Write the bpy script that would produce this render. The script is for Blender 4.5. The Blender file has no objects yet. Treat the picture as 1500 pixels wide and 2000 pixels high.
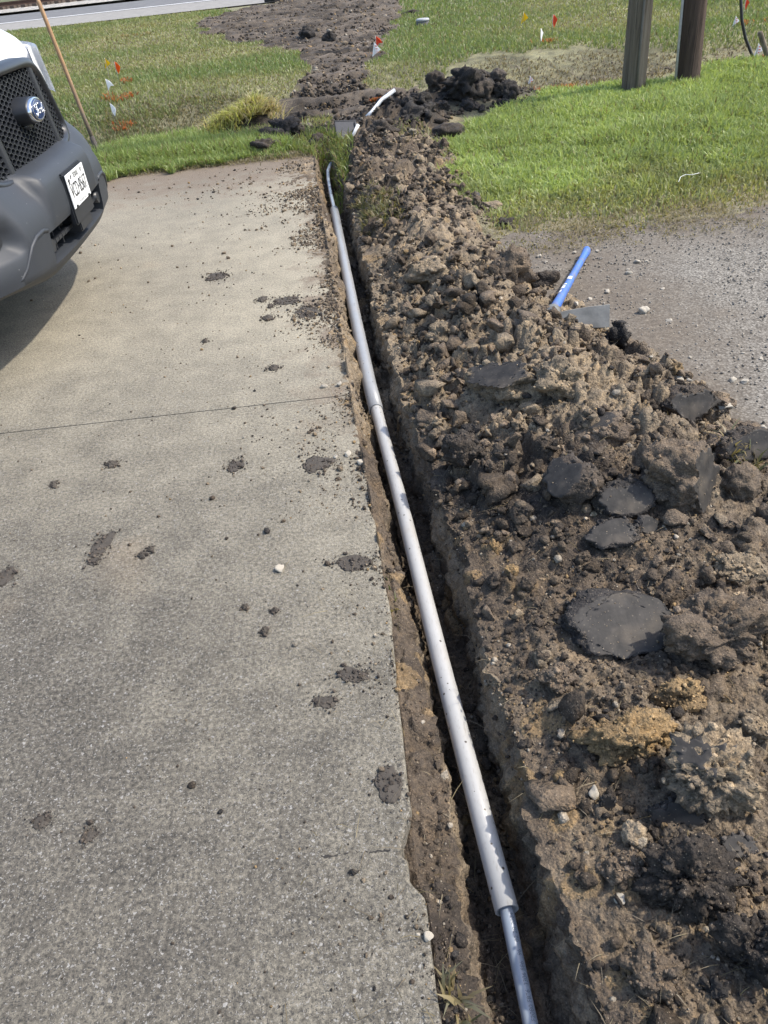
import bpy, bmesh, math, random
import numpy as np
from mathutils import Vector, Matrix, noise as mnoise

random.seed(7)
RNG = np.random.default_rng(7)
SC = bpy.context.scene
COL = SC.collection

# ------------------------------------------------------------------ camera
CAM_H, FPX = 1.42, 1450.0
PITCH = math.atan((1000 + 100) / FPX)
ROLL = math.radians(6.3)
_fw = np.array([0, math.cos(PITCH), -math.sin(PITCH)])
_up0 = np.array([0, math.sin(PITCH), math.cos(PITCH)])
_rt0 = np.array([1.0, 0, 0])
_ri = math.cos(ROLL) * _rt0 - math.sin(ROLL) * _up0
_ui = math.sin(ROLL) * _rt0 + math.cos(ROLL) * _up0
EYE = np.array([0, 0, CAM_H])
cam_d = bpy.data.cameras.new('camera')
cam = bpy.data.objects.new('camera', cam_d)
COL.objects.link(cam)
cam_d.sensor_fit = 'VERTICAL'
cam_d.sensor_height = 24
cam_d.lens = 24 * FPX / 2000
cam_d.clip_start, cam_d.clip_end = 0.05, 2000
_m = Matrix.Identity(4)
for i in range(3):
    _m[i][0], _m[i][1], _m[i][2], _m[i][3] = _ri[i], _ui[i], -_fw[i], EYE[i]
cam.matrix_world = _m
SC.camera = cam

# ------------------------------------------------------------------ light
SUN_AZ, SUN_EL = math.radians(4), math.radians(52)       # azimuth from +X towards +Y
w = bpy.data.worlds.new('World')
SC.world = w
w.use_nodes = True
nt = w.node_tree
bgn = next(n for n in nt.nodes if n.type == 'BACKGROUND')
sky = nt.nodes.new('ShaderNodeTexSky')
sky.sky_type = 'NISHITA'
sky.sun_disc = False
sky.sun_elevation = SUN_EL
sky.sun_rotation = math.pi / 2 - SUN_AZ
sky.dust_density = 2.0
nt.links.new(sky.outputs[0], bgn.inputs[0])
bgn.inputs[1].default_value = 0.15
sun_d = bpy.data.lights.new('sun', 'SUN')
sun_d.energy = 2.4
sun_d.angle = math.radians(1.2)
sun_d.color = (1, 0.93, 0.82)
sun = bpy.data.objects.new('sun', sun_d)
COL.objects.link(sun)
_sd = Vector((math.cos(SUN_AZ) * math.cos(SUN_EL), math.sin(SUN_AZ) * math.cos(SUN_EL), math.sin(SUN_EL)))
sun.rotation_euler = _sd.to_track_quat('Z', 'Y').to_euler()
sun.location = (5, 3, 8)
SC.view_settings.view_transform = 'Standard'
SC.view_settings.look = 'None'
SC.view_settings.exposure = 1.22
SC.view_settings.gamma = 1
SC.view_settings.use_curve_mapping = False

# ------------------------------------------------------------------ noise tools
def _h(ix, iy, s):
    with np.errstate(over='ignore'):
        a = (ix.astype(np.int64) * 374761393 + iy.astype(np.int64) * 668265263 + s * 974634777) & 0xFFFFFFFF
        a = ((a ^ (a >> 13)) * 1274126177) & 0xFFFFFFFF
        a = ((a ^ (a >> 16)) * 2246822519) & 0xFFFFFFFF
        return ((a ^ (a >> 15)) & 0xFFFFFF) / float(0xFFFFFF)

def vnoise(x, y, s=0):
    ix, iy = np.floor(x), np.floor(y)
    fx, fy = x - ix, y - iy
    fx = fx * fx * fx * (fx * (fx * 6 - 15) + 10)
    fy = fy * fy * fy * (fy * (fy * 6 - 15) + 10)
    a, b = _h(ix, iy, s), _h(ix + 1, iy, s)
    c, d = _h(ix, iy + 1, s), _h(ix + 1, iy + 1, s)
    return (a + (b - a) * fx) * (1 - fy) + (c + (d - c) * fx) * fy - 0.5

def fbm(x, y, f, n=4, s=0, g=0.5):
    x = np.asarray(x, float); y = np.asarray(y, float)
    o, a = 0, 1.0
    for k in range(n):
        o = o + a * vnoise(x * f + 17.3 * k, y * f - 9.1 * k, s + k)
        f *= 2.03
        a *= g
    return o

def cells(x, y, size, s=0):
    """lumps: dome height 0..1 and a random id of the lump"""
    x = np.asarray(x, float) / size; y = np.asarray(y, float) / size
    ix, iy = np.floor(x), np.floor(y)
    best = np.zeros_like(x); rid = np.zeros_like(x)
    for dx in (-1, 0, 1):
        for dy in (-1, 0, 1):
            cx, cy = ix + dx, iy + dy
            px = cx + 0.15 + 0.7 * _h(cx, cy, s); py = cy + 0.15 + 0.7 * _h(cx, cy, s + 1)
            r = 0.30 + 0.42 * _h(cx, cy, s + 2) ** 1.5
            an = _h(cx, cy, s + 4) * 6.283
            ca, sa = np.cos(an), np.sin(an)
            qx = (x - px) * ca + (y - py) * sa; qy = -(x - px) * sa + (y - py) * ca
            d2 = (qx * qx + qy * qy * 1.9) / (r * r)
            dome = np.sqrt(np.clip(1 - d2, 0, 1)) * r * 1.6
            dome = np.minimum(dome, 0.62 * r * 1.6 + 0.25 * (qx + qy))
            m = dome > best
            best = np.where(m, dome, best)
            rid = np.where(m, _h(cx, cy, s + 3), rid)
    return best, rid

def sstep(a, b, v):
    t = np.clip((v - a) / (b - a), 0, 1)
    return t * t * (3 - 2 * t)

# ------------------------------------------------------------------ terrain
def lin(tab):
    xs = [p[1] for p in tab]; vs = [p[0] for p in tab]
    return lambda y: np.interp(y, xs, vs)
slab_x = lin([(0.002, -3), (0.002, 0.463), (0.001, 0.647), (-0.01, 0.866), (-0.013, 1.084), (-0.012, 1.417), (-0.025, 1.723), (-0.04, 1.99), (-0.074, 2.59), (-0.117, 3.607), (-0.19, 5.2), (-0.245, 6.47), (-0.27, 7.6)])
left_lip = lin([(0.07, -1), (0.064, 0.3), (0.062, 0.502), (0.057, 0.586), (0.059, 0.711), (0.074, 0.892), (0.063, 1.071), (0.04, 1.47), (0.017, 1.839), (-0.005, 2.009), (-0.026, 2.371), (-0.059, 2.973), (-0.095, 3.787), (-0.138, 5.0), (-0.205, 6.1), (-0.25, 7.2), (-0.26, 8)])
floor_r = lin([(0.225, -1), (0.218, 0.5), (0.212, 0.763), (0.202, 0.962), (0.188, 1.157), (0.181, 1.482), (0.166, 1.703), (0.142, 1.951), (0.115, 2.3), (0.10, 2.545), (0.085, 3.011), (0.058, 3.297), (0.028, 4.163), (-0.012, 5.198), (-0.07, 6.192), (-0.14, 7.2), (-0.15, 8)])
right_lip = lin([(0.262, -1), (0.25, 0.44), (0.243, 0.543), (0.236, 0.664), (0.228, 0.839), (0.222, 1.029), (0.214, 1.239), (0.208, 1.568), (0.195, 1.734), (0.173, 1.951), (0.15, 2.207), (0.13, 2.545), (0.112, 3.011), (0.086, 3.297), (0.055, 4.163), (0.018, 5.198), (-0.03, 6.192), (-0.09, 7.2), (-0.1, 8)])
rid_x = lin([(.75, -1), (.75, .3), (.85, .8), (.85, 1.3), (.78, 1.7), (.74, 2.1), (.68, 2.6), (.60, 3.0), (.52, 3.5), (.44, 4.2), (.42, 5), (.36, 6), (.33, 7), (.3, 9)])
rid_a = lin([(.03, -1), (.03, .3), (.05, .8), (.03, 1.3), (.09, 1.7), (.16, 2.1), (.175, 2.6), (.15, 3.0), (.12, 3.5), (.11, 4.2), (.13, 5), (.15, 6), (.16, 7), (.06, 8.2), (0, 9)])
rid_w = lin([(.5, -1), (.5, .8), (.42, 1.3), (.42, 1.7), (.37, 2.1), (.33, 2.6), (.28, 3.0), (.25, 3.5), (.25, 4.2), (.3, 5), (.36, 6), (.40, 7), (.45, 9)])
PILE_EDGE = lin([(1.6, -1), (1.5, 1.2), (1.3, 1.8), (1.18, 2.2), (1.13, 2.6), (1.02, 3.0), (.9, 3.4), (.82, 3.86), (.75, 4.3), (.80, 5.05), (.84, 6.0), (.84, 7.2), (.9, 8)])

ROAD_Z = 0.42
ROAD_Y0, ROAD_SL = 25.4, 0.03           # near edge of the road: y = ROAD_Y0 + ROAD_SL * x
def terrain(x, y):
    x = np.asarray(x, float); y = np.asarray(y, float)
    yc = 8.75 + 0.10 * np.clip(x, -6, 12) + 0.15 * vnoise(x * 0.8, y * 0, 5)
    yb = 11.4 + 0.04 * np.clip(x, -8, 12)
    d1 = sstep(0, 1, (y - yc) / 1.1)
    d2 = sstep(0, 1, (y - yb + 0.9) / 2.6)
    z = -0.42 * d1 + 0.42 * d2
    z = z + ROAD_Z * sstep(0, 1, (y - 13.0) / (ROAD_Y0 - 13.5))
    z = z + 0.05 * sstep(0.6, 2.5, x) * sstep(4.3, 6.5, y) * (1 - d1)
    z = z + 0.03 * fbm(x, y, 0.45, 3, 11) * sstep(4.5, 8, y)
    return z

def far_mound(x, y):
    """dark spoil heaped at the ditch and the churned strip behind it"""
    m = 0.34 * np.exp(-(((x - 1.35) / .48) ** 2 + ((y - 8.65) / .36) ** 2))
    m = m + 0.20 * np.exp(-(((x - 0.62) / .38) ** 2 + ((y - 8.05) / .40) ** 2))
    m = m + 0.12 * np.exp(-(((x + 0.9) / .6) ** 2 + ((y - 8.2) / .3) ** 2))
    return m

def surface(x, y, fine=True):
    x = np.asarray(x, float); y = np.asarray(y, float)
    x, y = np.broadcast_arrays(x, y)
    wob = 0.012 * fbm(x * 0, y, 3.5, 3, 21)
    xs = slab_x(y)
    xl = left_lip(y) + 0.018 * fbm(x * 0 + 3, y, 5, 3, 22)
    fr = floor_r(y) + wob * 0.8
    xr = np.maximum(right_lip(y) + wob + 0.020 * fbm(x * 0 + 5, y, 3.1, 3, 26) + 0.01 * fbm(x * 0 + 8, y, 9, 2, 25), fr + 0.012)
    T = terrain(x, y)
    dug = 1 - sstep(7.0, 7.5, y)
    fz = -0.215 + 0.02 * fbm(x, y, 6, 3, 31)
    ledge0 = np.interp(y, [0, 1.3, 2.2, 7], [-0.035, -0.03, 0.006, 0.01])
    ledge1 = np.interp(y, [0, 1.3, 2.2, 7], [-0.075, -0.07, -0.05, -0.06])
    t = np.clip((x - xs) / np.maximum(xl - xs, 0.01), 0, 1)
    ledge = ledge0 + (ledge1 - ledge0) * t ** 1.3
    spill_r = np.interp(y, [0, 1.6, 2.3, 4, 6, 7.3], [0.02, 0.04, 0.10, 0.20, 0.35, 0.8])
    spill = ledge0 - 0.022 * np.clip((xs - x) / spill_r, 0, 3) - 0.006
    wl = np.clip((x - xl) / 0.028, 0, 1)
    wr = np.clip((x - fr) / np.maximum(xr - fr, 0.012), 0, 1)
    bank = -0.012 + sstep(0, 0.14, x - xr) * (rid_a(y) * np.exp(-((x - rid_x(y)) / rid_w(y)) ** 2) + 0.012)
    z = np.where(x < xs, spill, np.where(x < xl, ledge, np.where(x < fr, ledge + (fz - ledge) * wl ** 0.8, fz + (bank - fz) * wr ** 0.85)))
    z = np.where(x > xr, bank, z)
    near = 1 - sstep(7.2, 7.9, y)
    soil = near * (1 - sstep(-0.02, 0.14, x - PILE_EDGE(y) - 0.12 * fbm(x, y, 3, 3, 41)))
    z = z * dug + (1 - dug) * np.where(x > xs, rid_a(y) * np.exp(-((x - rid_x(y)) / rid_w(y)) ** 2), 0)
    far = sstep(7.0, 8.0, y)
    z = z + T * np.where(x > xs, 1, far) + far_mound(x, y)
    # everything outside the dug strip is level ground
    z = np.where((x > xr) & (y < 4.35), z - 0.018 * (1 - soil), z)
    if fine:
        soft = np.clip((x - xr) / 0.10, 0.38, 1)
        heap = np.clip(rid_a(y) / 0.15, 0.62, 1.15) * soft
        inside = (x > xl + 0.02) & (x < fr)
        amp = np.where(x < xs, 0.45, np.where(x < xl, 0.60, np.where(inside, 0.75, np.where(x < xr, 0.25, heap))))
        amp = amp * np.where(x < xs, 1, soil) * near + 0.5 * np.clip(far_mound(x, y) * 6, 0, 1) + 0.9 * dirt_mask(x, y)
        l1, _ = cells(x + 0.04 * fbm(x, y, 9, 2, 3), y + 0.04 * fbm(x, y, 9, 2, 4), 0.15, 51)
        l2, _ = cells(x + 0.02 * fbm(x, y, 20, 2, 5), y, 0.065, 55)
        l3, _ = cells(x, y, 0.030, 61)
        l4, _ = cells(x, y, 0.016, 65)
        wide = np.where(x < xs, 0.0, 1.0)
        rg = 0.5 - np.abs(fbm(x, y, 16, 4, 75, .6))
        big = np.clip(rid_a(y) / 0.12, .25, 1)
        z = z + amp * (0.085 * (l1 - 0.25) * wide * big + 0.034 * (l2 - 0.2) + 0.020 * (l3 - .2) + 0.012 * l4 + 0.045 * fbm(x, y, 5, 4, 71, 0.5) * wide + .010 * (rg - .4) * wide)
    return z

# churned strip running from the trench to the road, as a mask on the far ground
DIRT_POLY = None
def in_poly(x, y, P):
    c = np.zeros(np.shape(x), bool)
    n = len(P)
    for i in range(n):
        (x1, y1), (x2, y2) = P[i], P[(i + 1) % n]
        k = (y1 > y) != (y2 > y)
        c ^= k & (x < (x2 - x1) * (y - y1) / ((y2 - y1) if y2 != y1 else 1e-9) + x1)
    return c
def dirt_mask(x, y):
    if DIRT_POLY is None:
        return np.zeros(np.shape(x))
    jx = x + 0.3 * fbm(x, y, 1.5, 4, 81); jy = y + 0.5 * fbm(x, y, 1.5, 4, 82)
    return in_poly(jx, jy, DIRT_POLY).astype(float)

def sight(px, py, f=None):
    """where the line of sight of one spot of the photograph meets the land"""
    d = _ri * (px - 750) / FPX - _ui * (py - 1000) / FPX + _fw
    t = np.concatenate([np.linspace(0.6, 9, 1200), np.linspace(9.01, 120, 1600)])
    P = EYE + t[:, None] * d
    g = (f or terrain)(P[:, 0], P[:, 1])
    k = np.argmax(P[:, 2] < g)
    if not (P[:, 2] < g).any():
        k = len(t) - 1
    return P[k]
def poly_on_land(pts):
    return [tuple(sight(a, b)[:2]) for a, b in pts]

DIRT_POLY = poly_on_land([(455, 82), (385, 58), (395, 40), (500, 14), (600, -8), (790, -20), (775, 40), (752, 80), (728, 125), (722, 172), (800, 185), (860, 215), (850, 260), (700, 300), (560, 290), (480, 250), (500, 215), (575, 192), (596, 150), (582, 98)])
LAWN_R = poly_on_land([(835, 290), (880, 262), (960, 232), (1030, 196), (1110, 182), (1220, 174), (1330, 160), (1400, 140), (1500, 122), (1640, 112), (1700, 400), (1500, 415), (1380, 430), (1250, 458), (1100, 478), (965, 492), (915, 420), (905, 340), (870, 310)])
LAWN_STRIP = poly_on_land([(150, 372), (170, 308), (230, 292), (330, 282), (420, 272), (480, 266), (560, 272), (570, 298), (420, 322), (300, 338)])
LAWN_FL = poly_on_land([(-120, 60), (20, 58), (340, 24), (480, 24), (640, 30), (660, 100), (680, 150), (660, 195), (520, 215), (400, 220), (300, 262), (200, 292), (100, 310), (-120, 320)])
LAWN_FR = poly_on_land([(700, -25), (690, 40), (680, 80), (660, 125), (640, 178), (760, 190), (860, 150), (950, 112), (1100, 92), (1210, 96), (1300, 98), (1420, 100), (1500, 98), (1640, 90), (1640, -120), (1000, -60)])

# ------------------------------------------------------------------ material tools
class NG:
    def __init__(self, name):
        self.m = bpy.data.materials.new(name); self.m.use_nodes = True
        self.t = self.m.node_tree; self.t.nodes.clear()
        self.out = self.t.nodes.new('ShaderNodeOutputMaterial')
    def n(self, typ, ins=None, **kw):
        nd = self.t.nodes.new('ShaderNode' + typ)
        for k, v in kw.items(): setattr(nd, k, v)
        for k, v in (ins or {}).items():
            s = nd.inputs[k]
            if isinstance(v, bpy.types.NodeSocket): self.t.links.new(v, s)
            else:
                s.default_value = v
        return nd
    def pos(self): return self.n('NewGeometry').outputs['Position']
    def obj(self): return self.n('TexCoord').outputs['Object']
    def noise(self, vec, scale, detail=4, rough=0.55):
        return self.n('TexNoise', {'Vector': vec, 'Scale': scale, 'Detail': detail, 'Roughness': rough}).outputs['Fac']
    def voro(self, vec, scale, out='Distance', feature='F1', rnd=1.0):
        return self.n('TexVoronoi', {'Vector': vec, 'Scale': scale, 'Randomness': rnd}, feature=feature).outputs[out]
    def ramp(self, fac, stops):
        r = self.n('ValToRGB', {'Fac': fac})
        e = r.color_ramp.elements
        while len(e) < len(stops): e.new(0.5)
        for q, (p, c) in zip(e, stops):
            q.position = p; q.color = (*c, 1) if len(c) == 3 else c
        return r.outputs['Color']
    def mix(self, f, a, b, mode='MIX'):
        nd = self.n('MixRGB', {}, blend_type=mode)
        for k, v in (('Fac', f), ('Color1', a), ('Color2', b)):
            if isinstance(v, bpy.types.NodeSocket): self.t.links.new(v, nd.inputs[k])
            else: nd.inputs[k].default_value = v if k == 'Fac' else (*v, 1)
        return nd.outputs[0]
    def math(self, op, a, b=0.0, clamp=False):
        nd = self.n('Math', {0: a, 1: b}, operation=op); nd.use_clamp = clamp
        return nd.outputs[0]
    def mapr(self, v, a, b, c=0.0, d=1.0):
        return self.n('MapRange', {'Value': v, 'From Min': a, 'From Max': b, 'To Min': c, 'To Max': d}).outputs[0]
    def attr(self, name, typ='GEOMETRY'):
        return self.n('Attribute', attribute_name=name, attribute_type=typ)
    def bump(self, h, strength=0.5, dist=0.01, normal=None):
        i = {'Height': h, 'Strength': strength, 'Distance': dist}
        if normal is not None: i['Normal'] = normal
        return self.n('Bump', i).outputs[0]
    def bsdf(self, color, rough=0.8, normal=None, metal=0.0, spec=0.5, **kw):
        b = self.n('BsdfPrincipled')
        for k, v in (('Base Color', color), ('Roughness', rough), ('Metallic', metal), ('Specular IOR Level', spec), *kw.items()):
            if isinstance(v, bpy.types.NodeSocket): self.t.links.new(v, b.inputs[k])
            elif isinstance(v, tuple) and len(v) == 3: b.inputs[k].default_value = (*v, 1)
            else: b.inputs[k].default_value = v
        if normal is not None: self.t.links.new(normal, b.inputs['Normal'])
        self.t.links.new(b.outputs[0], self.out.inputs[0])
        return self.m

def plain(name, color, rough=0.5, metal=0.0, var=0.15, scale=25, spec=0.5, bump=0.0, **kw):
    g = NG(name); p = g.obj()
    f = g.noise(p, scale, 5)
    c = g.mix(g.mapr(f, 0.3, 0.7), tuple(v * (1 - var) for v in color), tuple(min(1, v * (1 + var)) for v in color))
    return g.bsdf(c, rough, g.bump(g.noise(p, scale * 6, 3), bump, 0.002) if bump else None, metal, spec, **kw)

def mat_soil(name, attr='Col', typ='GEOMETRY', bumpk=1.0):
    g = NG(name); p = g.pos()
    a = g.attr(attr, typ).outputs['Color']
    f1 = g.noise(p, 9, 6, 0.65); f2 = g.noise(p, 60, 5, 0.7); f3 = g.noise(p, 260, 3, 0.6)
    c = g.mix(1.0, a, g.ramp(f1, [(0.3, (.62, .60, .60)), (0.5, (1, 1, 1)), (0.7, (1.3, 1.22, 1.1))]), 'MULTIPLY')
    c = g.mix(1.0, c, g.ramp(f2, [(0.3, (.55, .55, .56)), (0.52, (1, 1, 1)), (0.72, (1.45, 1.38, 1.25))]), 'MULTIPLY')
    c = g.mix(0.7, c, g.ramp(f3, [(0.32, (.5, .5, .5)), (0.5, (1, 1, 1)), (0.68, (1.5, 1.45, 1.35))]), 'MULTIPLY')
    # pale sandy grains sitting in the soil
    v = g.voro(p, 270); keep = g.voro(p, 270, 'Color')
    sep = g.n('SeparateColor', {0: keep}).outputs[0]
    grain = g.math('MULTIPLY', g.math('LESS_THAN', v, 0.34), g.math('GREATER_THAN', sep, 0.93))
    c = g.mix(g.math('MULTIPLY', grain, .7), c, (.27, .22, .16))
    h = g.math('ADD', g.math('MULTIPLY', f2, 0.6), g.math('ADD', g.math('MULTIPLY', f3, 0.3), g.math('MULTIPLY', g.voro(p, 120), -0.35)))
    n = g.bump(h, 0.9 * bumpk, 0.012)
    return g.bsdf(c, g.mapr(f1, 0.3, 0.7, 0.72, 0.95), n, 0, 0.25)

# ------------------------------------------------------------------ object tools
def link(o, parent=None):
    COL.objects.link(o)
    if parent is not None: o.parent = parent
    return o
def tag(o, label=None, cat=None, group=None, kind=None):
    if label: o['label'] = label
    if cat: o['category'] = cat
    if group: o['group'] = group
    if kind: o['kind'] = kind
    return o
def np_mesh(name, V, F, mat=None, col=None, smooth=False, parent=None, attrs=None):
    V = np.asarray(V, np.float32); F = np.asarray(F, np.int32)
    me = bpy.data.meshes.new(name)
    me.vertices.add(len(V)); me.vertices.foreach_set('co', V.ravel())
    k = F.shape[1]
    me.loops.add(F.size); me.loops.foreach_set('vertex_index', F.ravel())
    me.polygons.add(len(F)); me.polygons.foreach_set('loop_start', np.arange(0, F.size, k, dtype=np.int32))
    if smooth: me.polygons.foreach_set('use_smooth', np.ones(len(F), bool))
    if col is not None:
        a = me.color_attributes.new('Col', 'FLOAT_COLOR', 'POINT')
        c4 = np.ones((len(V), 4), np.float32); c4[:, :3] = col
        a.data.foreach_set('color', c4.ravel())
    me.update(calc_edges=True)
    if mat: me.materials.append(mat)
    return link(bpy.data.objects.new(name, me), parent)
def bm_obj(name, bm, mat, parent=None, smooth=False, loc=None):
    me = bpy.data.meshes.new(name); bm.normal_update(); bm.to_mesh(me); bm.free()
    for m_ in (mat if isinstance(mat, (list, tuple)) else [mat]): me.materials.append(m_)
    if smooth:
        for p in me.polygons: p.use_smooth = True
    o = link(bpy.data.objects.new(name, me), parent)
    if loc is not None: o.location = loc
    return o
def empty(name, loc=(0, 0, 0), rz=0.0):
    o = bpy.data.objects.new(name, None); COL.objects.link(o)
    o.location = loc; o.rotation_euler = (0, 0, rz); o.empty_display_size = 0.1
    return o
def add_box(bm, c, s, rot=None, bevel=0.0):
    b2 = bmesh.new()
    bmesh.ops.create_cube(b2, size=1)
    bmesh.ops.scale(b2, vec=s, verts=b2.verts)
    if bevel: bmesh.ops.bevel(b2, geom=b2.edges[:], offset=bevel, segments=2, affect='EDGES')
    if rot is not None: bmesh.ops.transform(b2, matrix=rot.to_4x4(), verts=b2.verts)
    bmesh.ops.translate(b2, vec=c, verts=b2.verts)
    me = bpy.data.meshes.new('t'); b2.to_mesh(me); b2.free(); bm.from_mesh(me); bpy.data.meshes.remove(me)
def tube(bm, pts, radii, seg=12, cap=True, flat=1.0):
    pts = [Vector(p) for p in pts]
    if not isinstance(radii, (list, tuple)): radii = [radii] * len(pts)
    rings = []; ref = None
    for i, p in enumerate(pts):
        d = (pts[min(i + 1, len(pts) - 1)] - pts[max(i - 1, 0)]).normalized()
        if ref is None: ref = Vector((0, 0, 1)) if abs(d.z) < 0.9 else Vector((1, 0, 0))
        u = (ref - d * ref.dot(d)).normalized(); v = d.cross(u); ref = u
        rings.append([bm.verts.new(p + (u * math.cos(a) + v * math.sin(a) * flat) * radii[i]) for a in [2 * math.pi * k / seg for k in range(seg)]])
    for a, b in zip(rings, rings[1:]):
        for k in range(seg):
            f = bm.faces.new((a[k], a[(k + 1) % seg], b[(k + 1) % seg], b[k])); f.smooth = True
    if cap:
        bm.faces.new(rings[0][::-1]); bm.faces.new(rings[-1])
    return rings
def prism(bm, poly, z0, z1, axis='z'):
    def P(a, b, c): return (a, b, c) if axis == 'z' else ((c, a, b) if axis == 'x' else (a, c, b))
    lo = [bm.verts.new(P(a, b, z0)) for a, b in poly]; hi = [bm.verts.new(P(a, b, z1)) for a, b in poly]
    n = len(poly)
    for i in range(n): bm.faces.new((lo[i], lo[(i + 1) % n], hi[(i + 1) % n], hi[i]))
    bm.faces.new(hi); bm.faces.new(lo[::-1])
def text_mesh(body, size, shear=0.0, extrude=0.0, sx=1.0):
    cu = bpy.data.curves.new('t', 'FONT'); cu.body = body; cu.size = size; cu.shear = shear
    cu.align_x = 'CENTER'; cu.align_y = 'CENTER'; cu.extrude = extrude; cu.resolution_u = 3
    o = bpy.data.objects.new('t', cu); COL.objects.link(o)
    bpy.context.view_layer.update()
    me = bpy.data.meshes.new_from_object(o.evaluated_get(bpy.context.evaluated_depsgraph_get()))
    bpy.data.objects.remove(o); bpy.data.curves.remove(cu)
    V = np.empty(len(me.vertices) * 3, np.float32); me.vertices.foreach_get('co', V)
    V = V.reshape(-1, 3); V[:, 0] *= sx
    return me, V
def set_verts(me, V):
    me.vertices.foreach_set('co', np.asarray(V, np.float32).ravel()); me.update()

# soil tones (linear albedo)
TAN = np.array([.205, .165, .116]); BROWN = np.array([.096, .075, .055]); DARK = np.array([.034, .031, .029])
GOLD = np.array([.27, .19, .10]); PALE = np.array([.36, .32, .26]); MOIST = np.array([.042, .035, .029])
M_SOIL = mat_soil('soil')
M_CLOD = mat_soil('clod_soil', 'tint', 'OBJECT', 1.0)

# ------------------------------------------------------------------ the ground, near: trench and spoil
def soil_color(x, y, z):
    _, i2 = cells(x + 0.02 * fbm(x, y, 20, 2, 5), y, 0.065, 55)
    _, i3 = cells(x, y, 0.030, 61)
    n = fbm(x, y, 2.2, 4, 91)
    wet = np.clip(0.42 + 1.0 * n + 0.30 * (i2 - .5) + 0.22 * (i3 - .5), 0, 1)
    xr = right_lip(y); fr = floor_r(y); xl = left_lip(y); xs = slab_x(y)
    ridge_tan = sstep(1.5, 2.4, y) * (1 - sstep(6.2, 7.4, y))
    wet = np.clip(wet + 0.30 * (1 - ridge_tan) - 0.17 * ridge_tan, 0, 1)  # soil tone shifted darker at the near end, towards tan along the ridge
    inside = (x > xl) & (x < xr)
    depth = np.clip((0.0 - z) / 0.2, 0, 1)
    wet = np.where(inside, np.clip(0.08 + 0.36 * sstep(0.6, .98, depth) + 0.6 * n, 0, .6), wet)
    wet = np.where((x < xl), np.clip(0.35 + 0.8 * n + np.interp(y, [1, 2.5], [0.25, -0.2]), 0, 1), wet)
    wet = np.clip(wet + np.clip(far_mound(x, y) * 5, 0, .8), 0, 1)
    w_ = wet[..., None]
    c = np.where(w_ < .5, TAN + (BROWN - TAN) * w_ * 2, BROWN + (MOIST * .85 - BROWN) * (w_ - .5) * 2)
    gold = (sstep(0.17, 0.3, fbm(x, y, 3.1, 3, 131)) * (i2 > .45))[..., None] * .6
    return c * (1 - gold) + GOLD * .85 * gold

def near_grid():
    ys = [-2.5, -1.2, -.5, -.1, .1]
    y = .2
    while y < 7.95:
        ys.append(y); y += 0.0038 + 0.0015 * y ** 1.35
    ys = np.array(ys)
    segs = []
    u = lambda n: np.linspace(0, 1, n, endpoint=False)
    Y = ys[:, None]
    xs, xl, fr, xr = slab_x(Y), left_lip(Y), floor_r(Y), right_lip(Y)
    edge = 0.55 + 0.62 * np.clip(Y, 0.2, 99) + 0.25
    b = [(np.full_like(Y, -9.0), xs - 1.2, 5), (xs - 1.2, xs - .30, 26), (xs - .30, xs, 40), (xs, xl - .004, 16), (xl - .004, xl + .034, 16),
         (xl + .034, fr - .008, 34), (fr - .008, xr + .012, 38), (xr + .012, edge, 290), (edge, edge + 2, 26), (edge + 2, np.full_like(Y, 22.0), 6)]
    cols = []
    for a, c, n in b:
        cols.append(a + (c - a) * u(n)[None, :])
    cols.append(np.full_like(Y, 22.0))
    X = np.concatenate(cols, 1); YY = np.broadcast_to(Y, X.shape).copy()
    Z = surface(X, YY)
    C = soil_color(X, YY, Z)
    # roughen the steep trench walls sideways
    wall = ((X > xl - .01) & (X < xl + .04)) | ((X > fr - .01) & (X < xr + .015))
    X2 = X + np.where(wall, 0.026 * fbm(YY, Z, 9, 4, 141, .6) + 0.016 * (cells(YY, Z, .05, 145)[0] - .3) * -1 + 0.010 * (.3 - cells(YY, Z, .022, 143)[0]), 0)
    # lawn soil and the level edges
    lw = in_poly(X, YY, LAWN_R).astype(float)[..., None]
    out = ((X > PILE_EDGE(YY) + .12) & (YY > 4.2))[..., None] * 1.0
    lawn_c = np.array([.15, .135, .085]) * (1 + .8 * fbm(X, YY, 6, 4, 151)[..., None])
    C = C * (1 - np.maximum(lw, out)) + lawn_c * np.maximum(lw, out)
    strip = ((X < xs) & (YY > 7.25))[..., None] * 1.0
    C = C * (1 - strip) + np.array([.07, .062, .035]) * strip
    n, m = X.shape
    V = np.stack([X2, YY, Z], -1).reshape(-1, 3)
    idx = np.arange(n * m).reshape(n, m)
    F = np.stack([idx[:-1, :-1], idx[:-1, 1:], idx[1:, 1:], idx[1:, :-1]], -1).reshape(-1, 4)
    o = np_mesh('ground', V, F, M_SOIL, np.clip(C.reshape(-1, 3), 0, 1), True)
    tag(o, 'dug brown soil with the open trench and spoil heap', None, None, 'structure')
near_grid()

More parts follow.
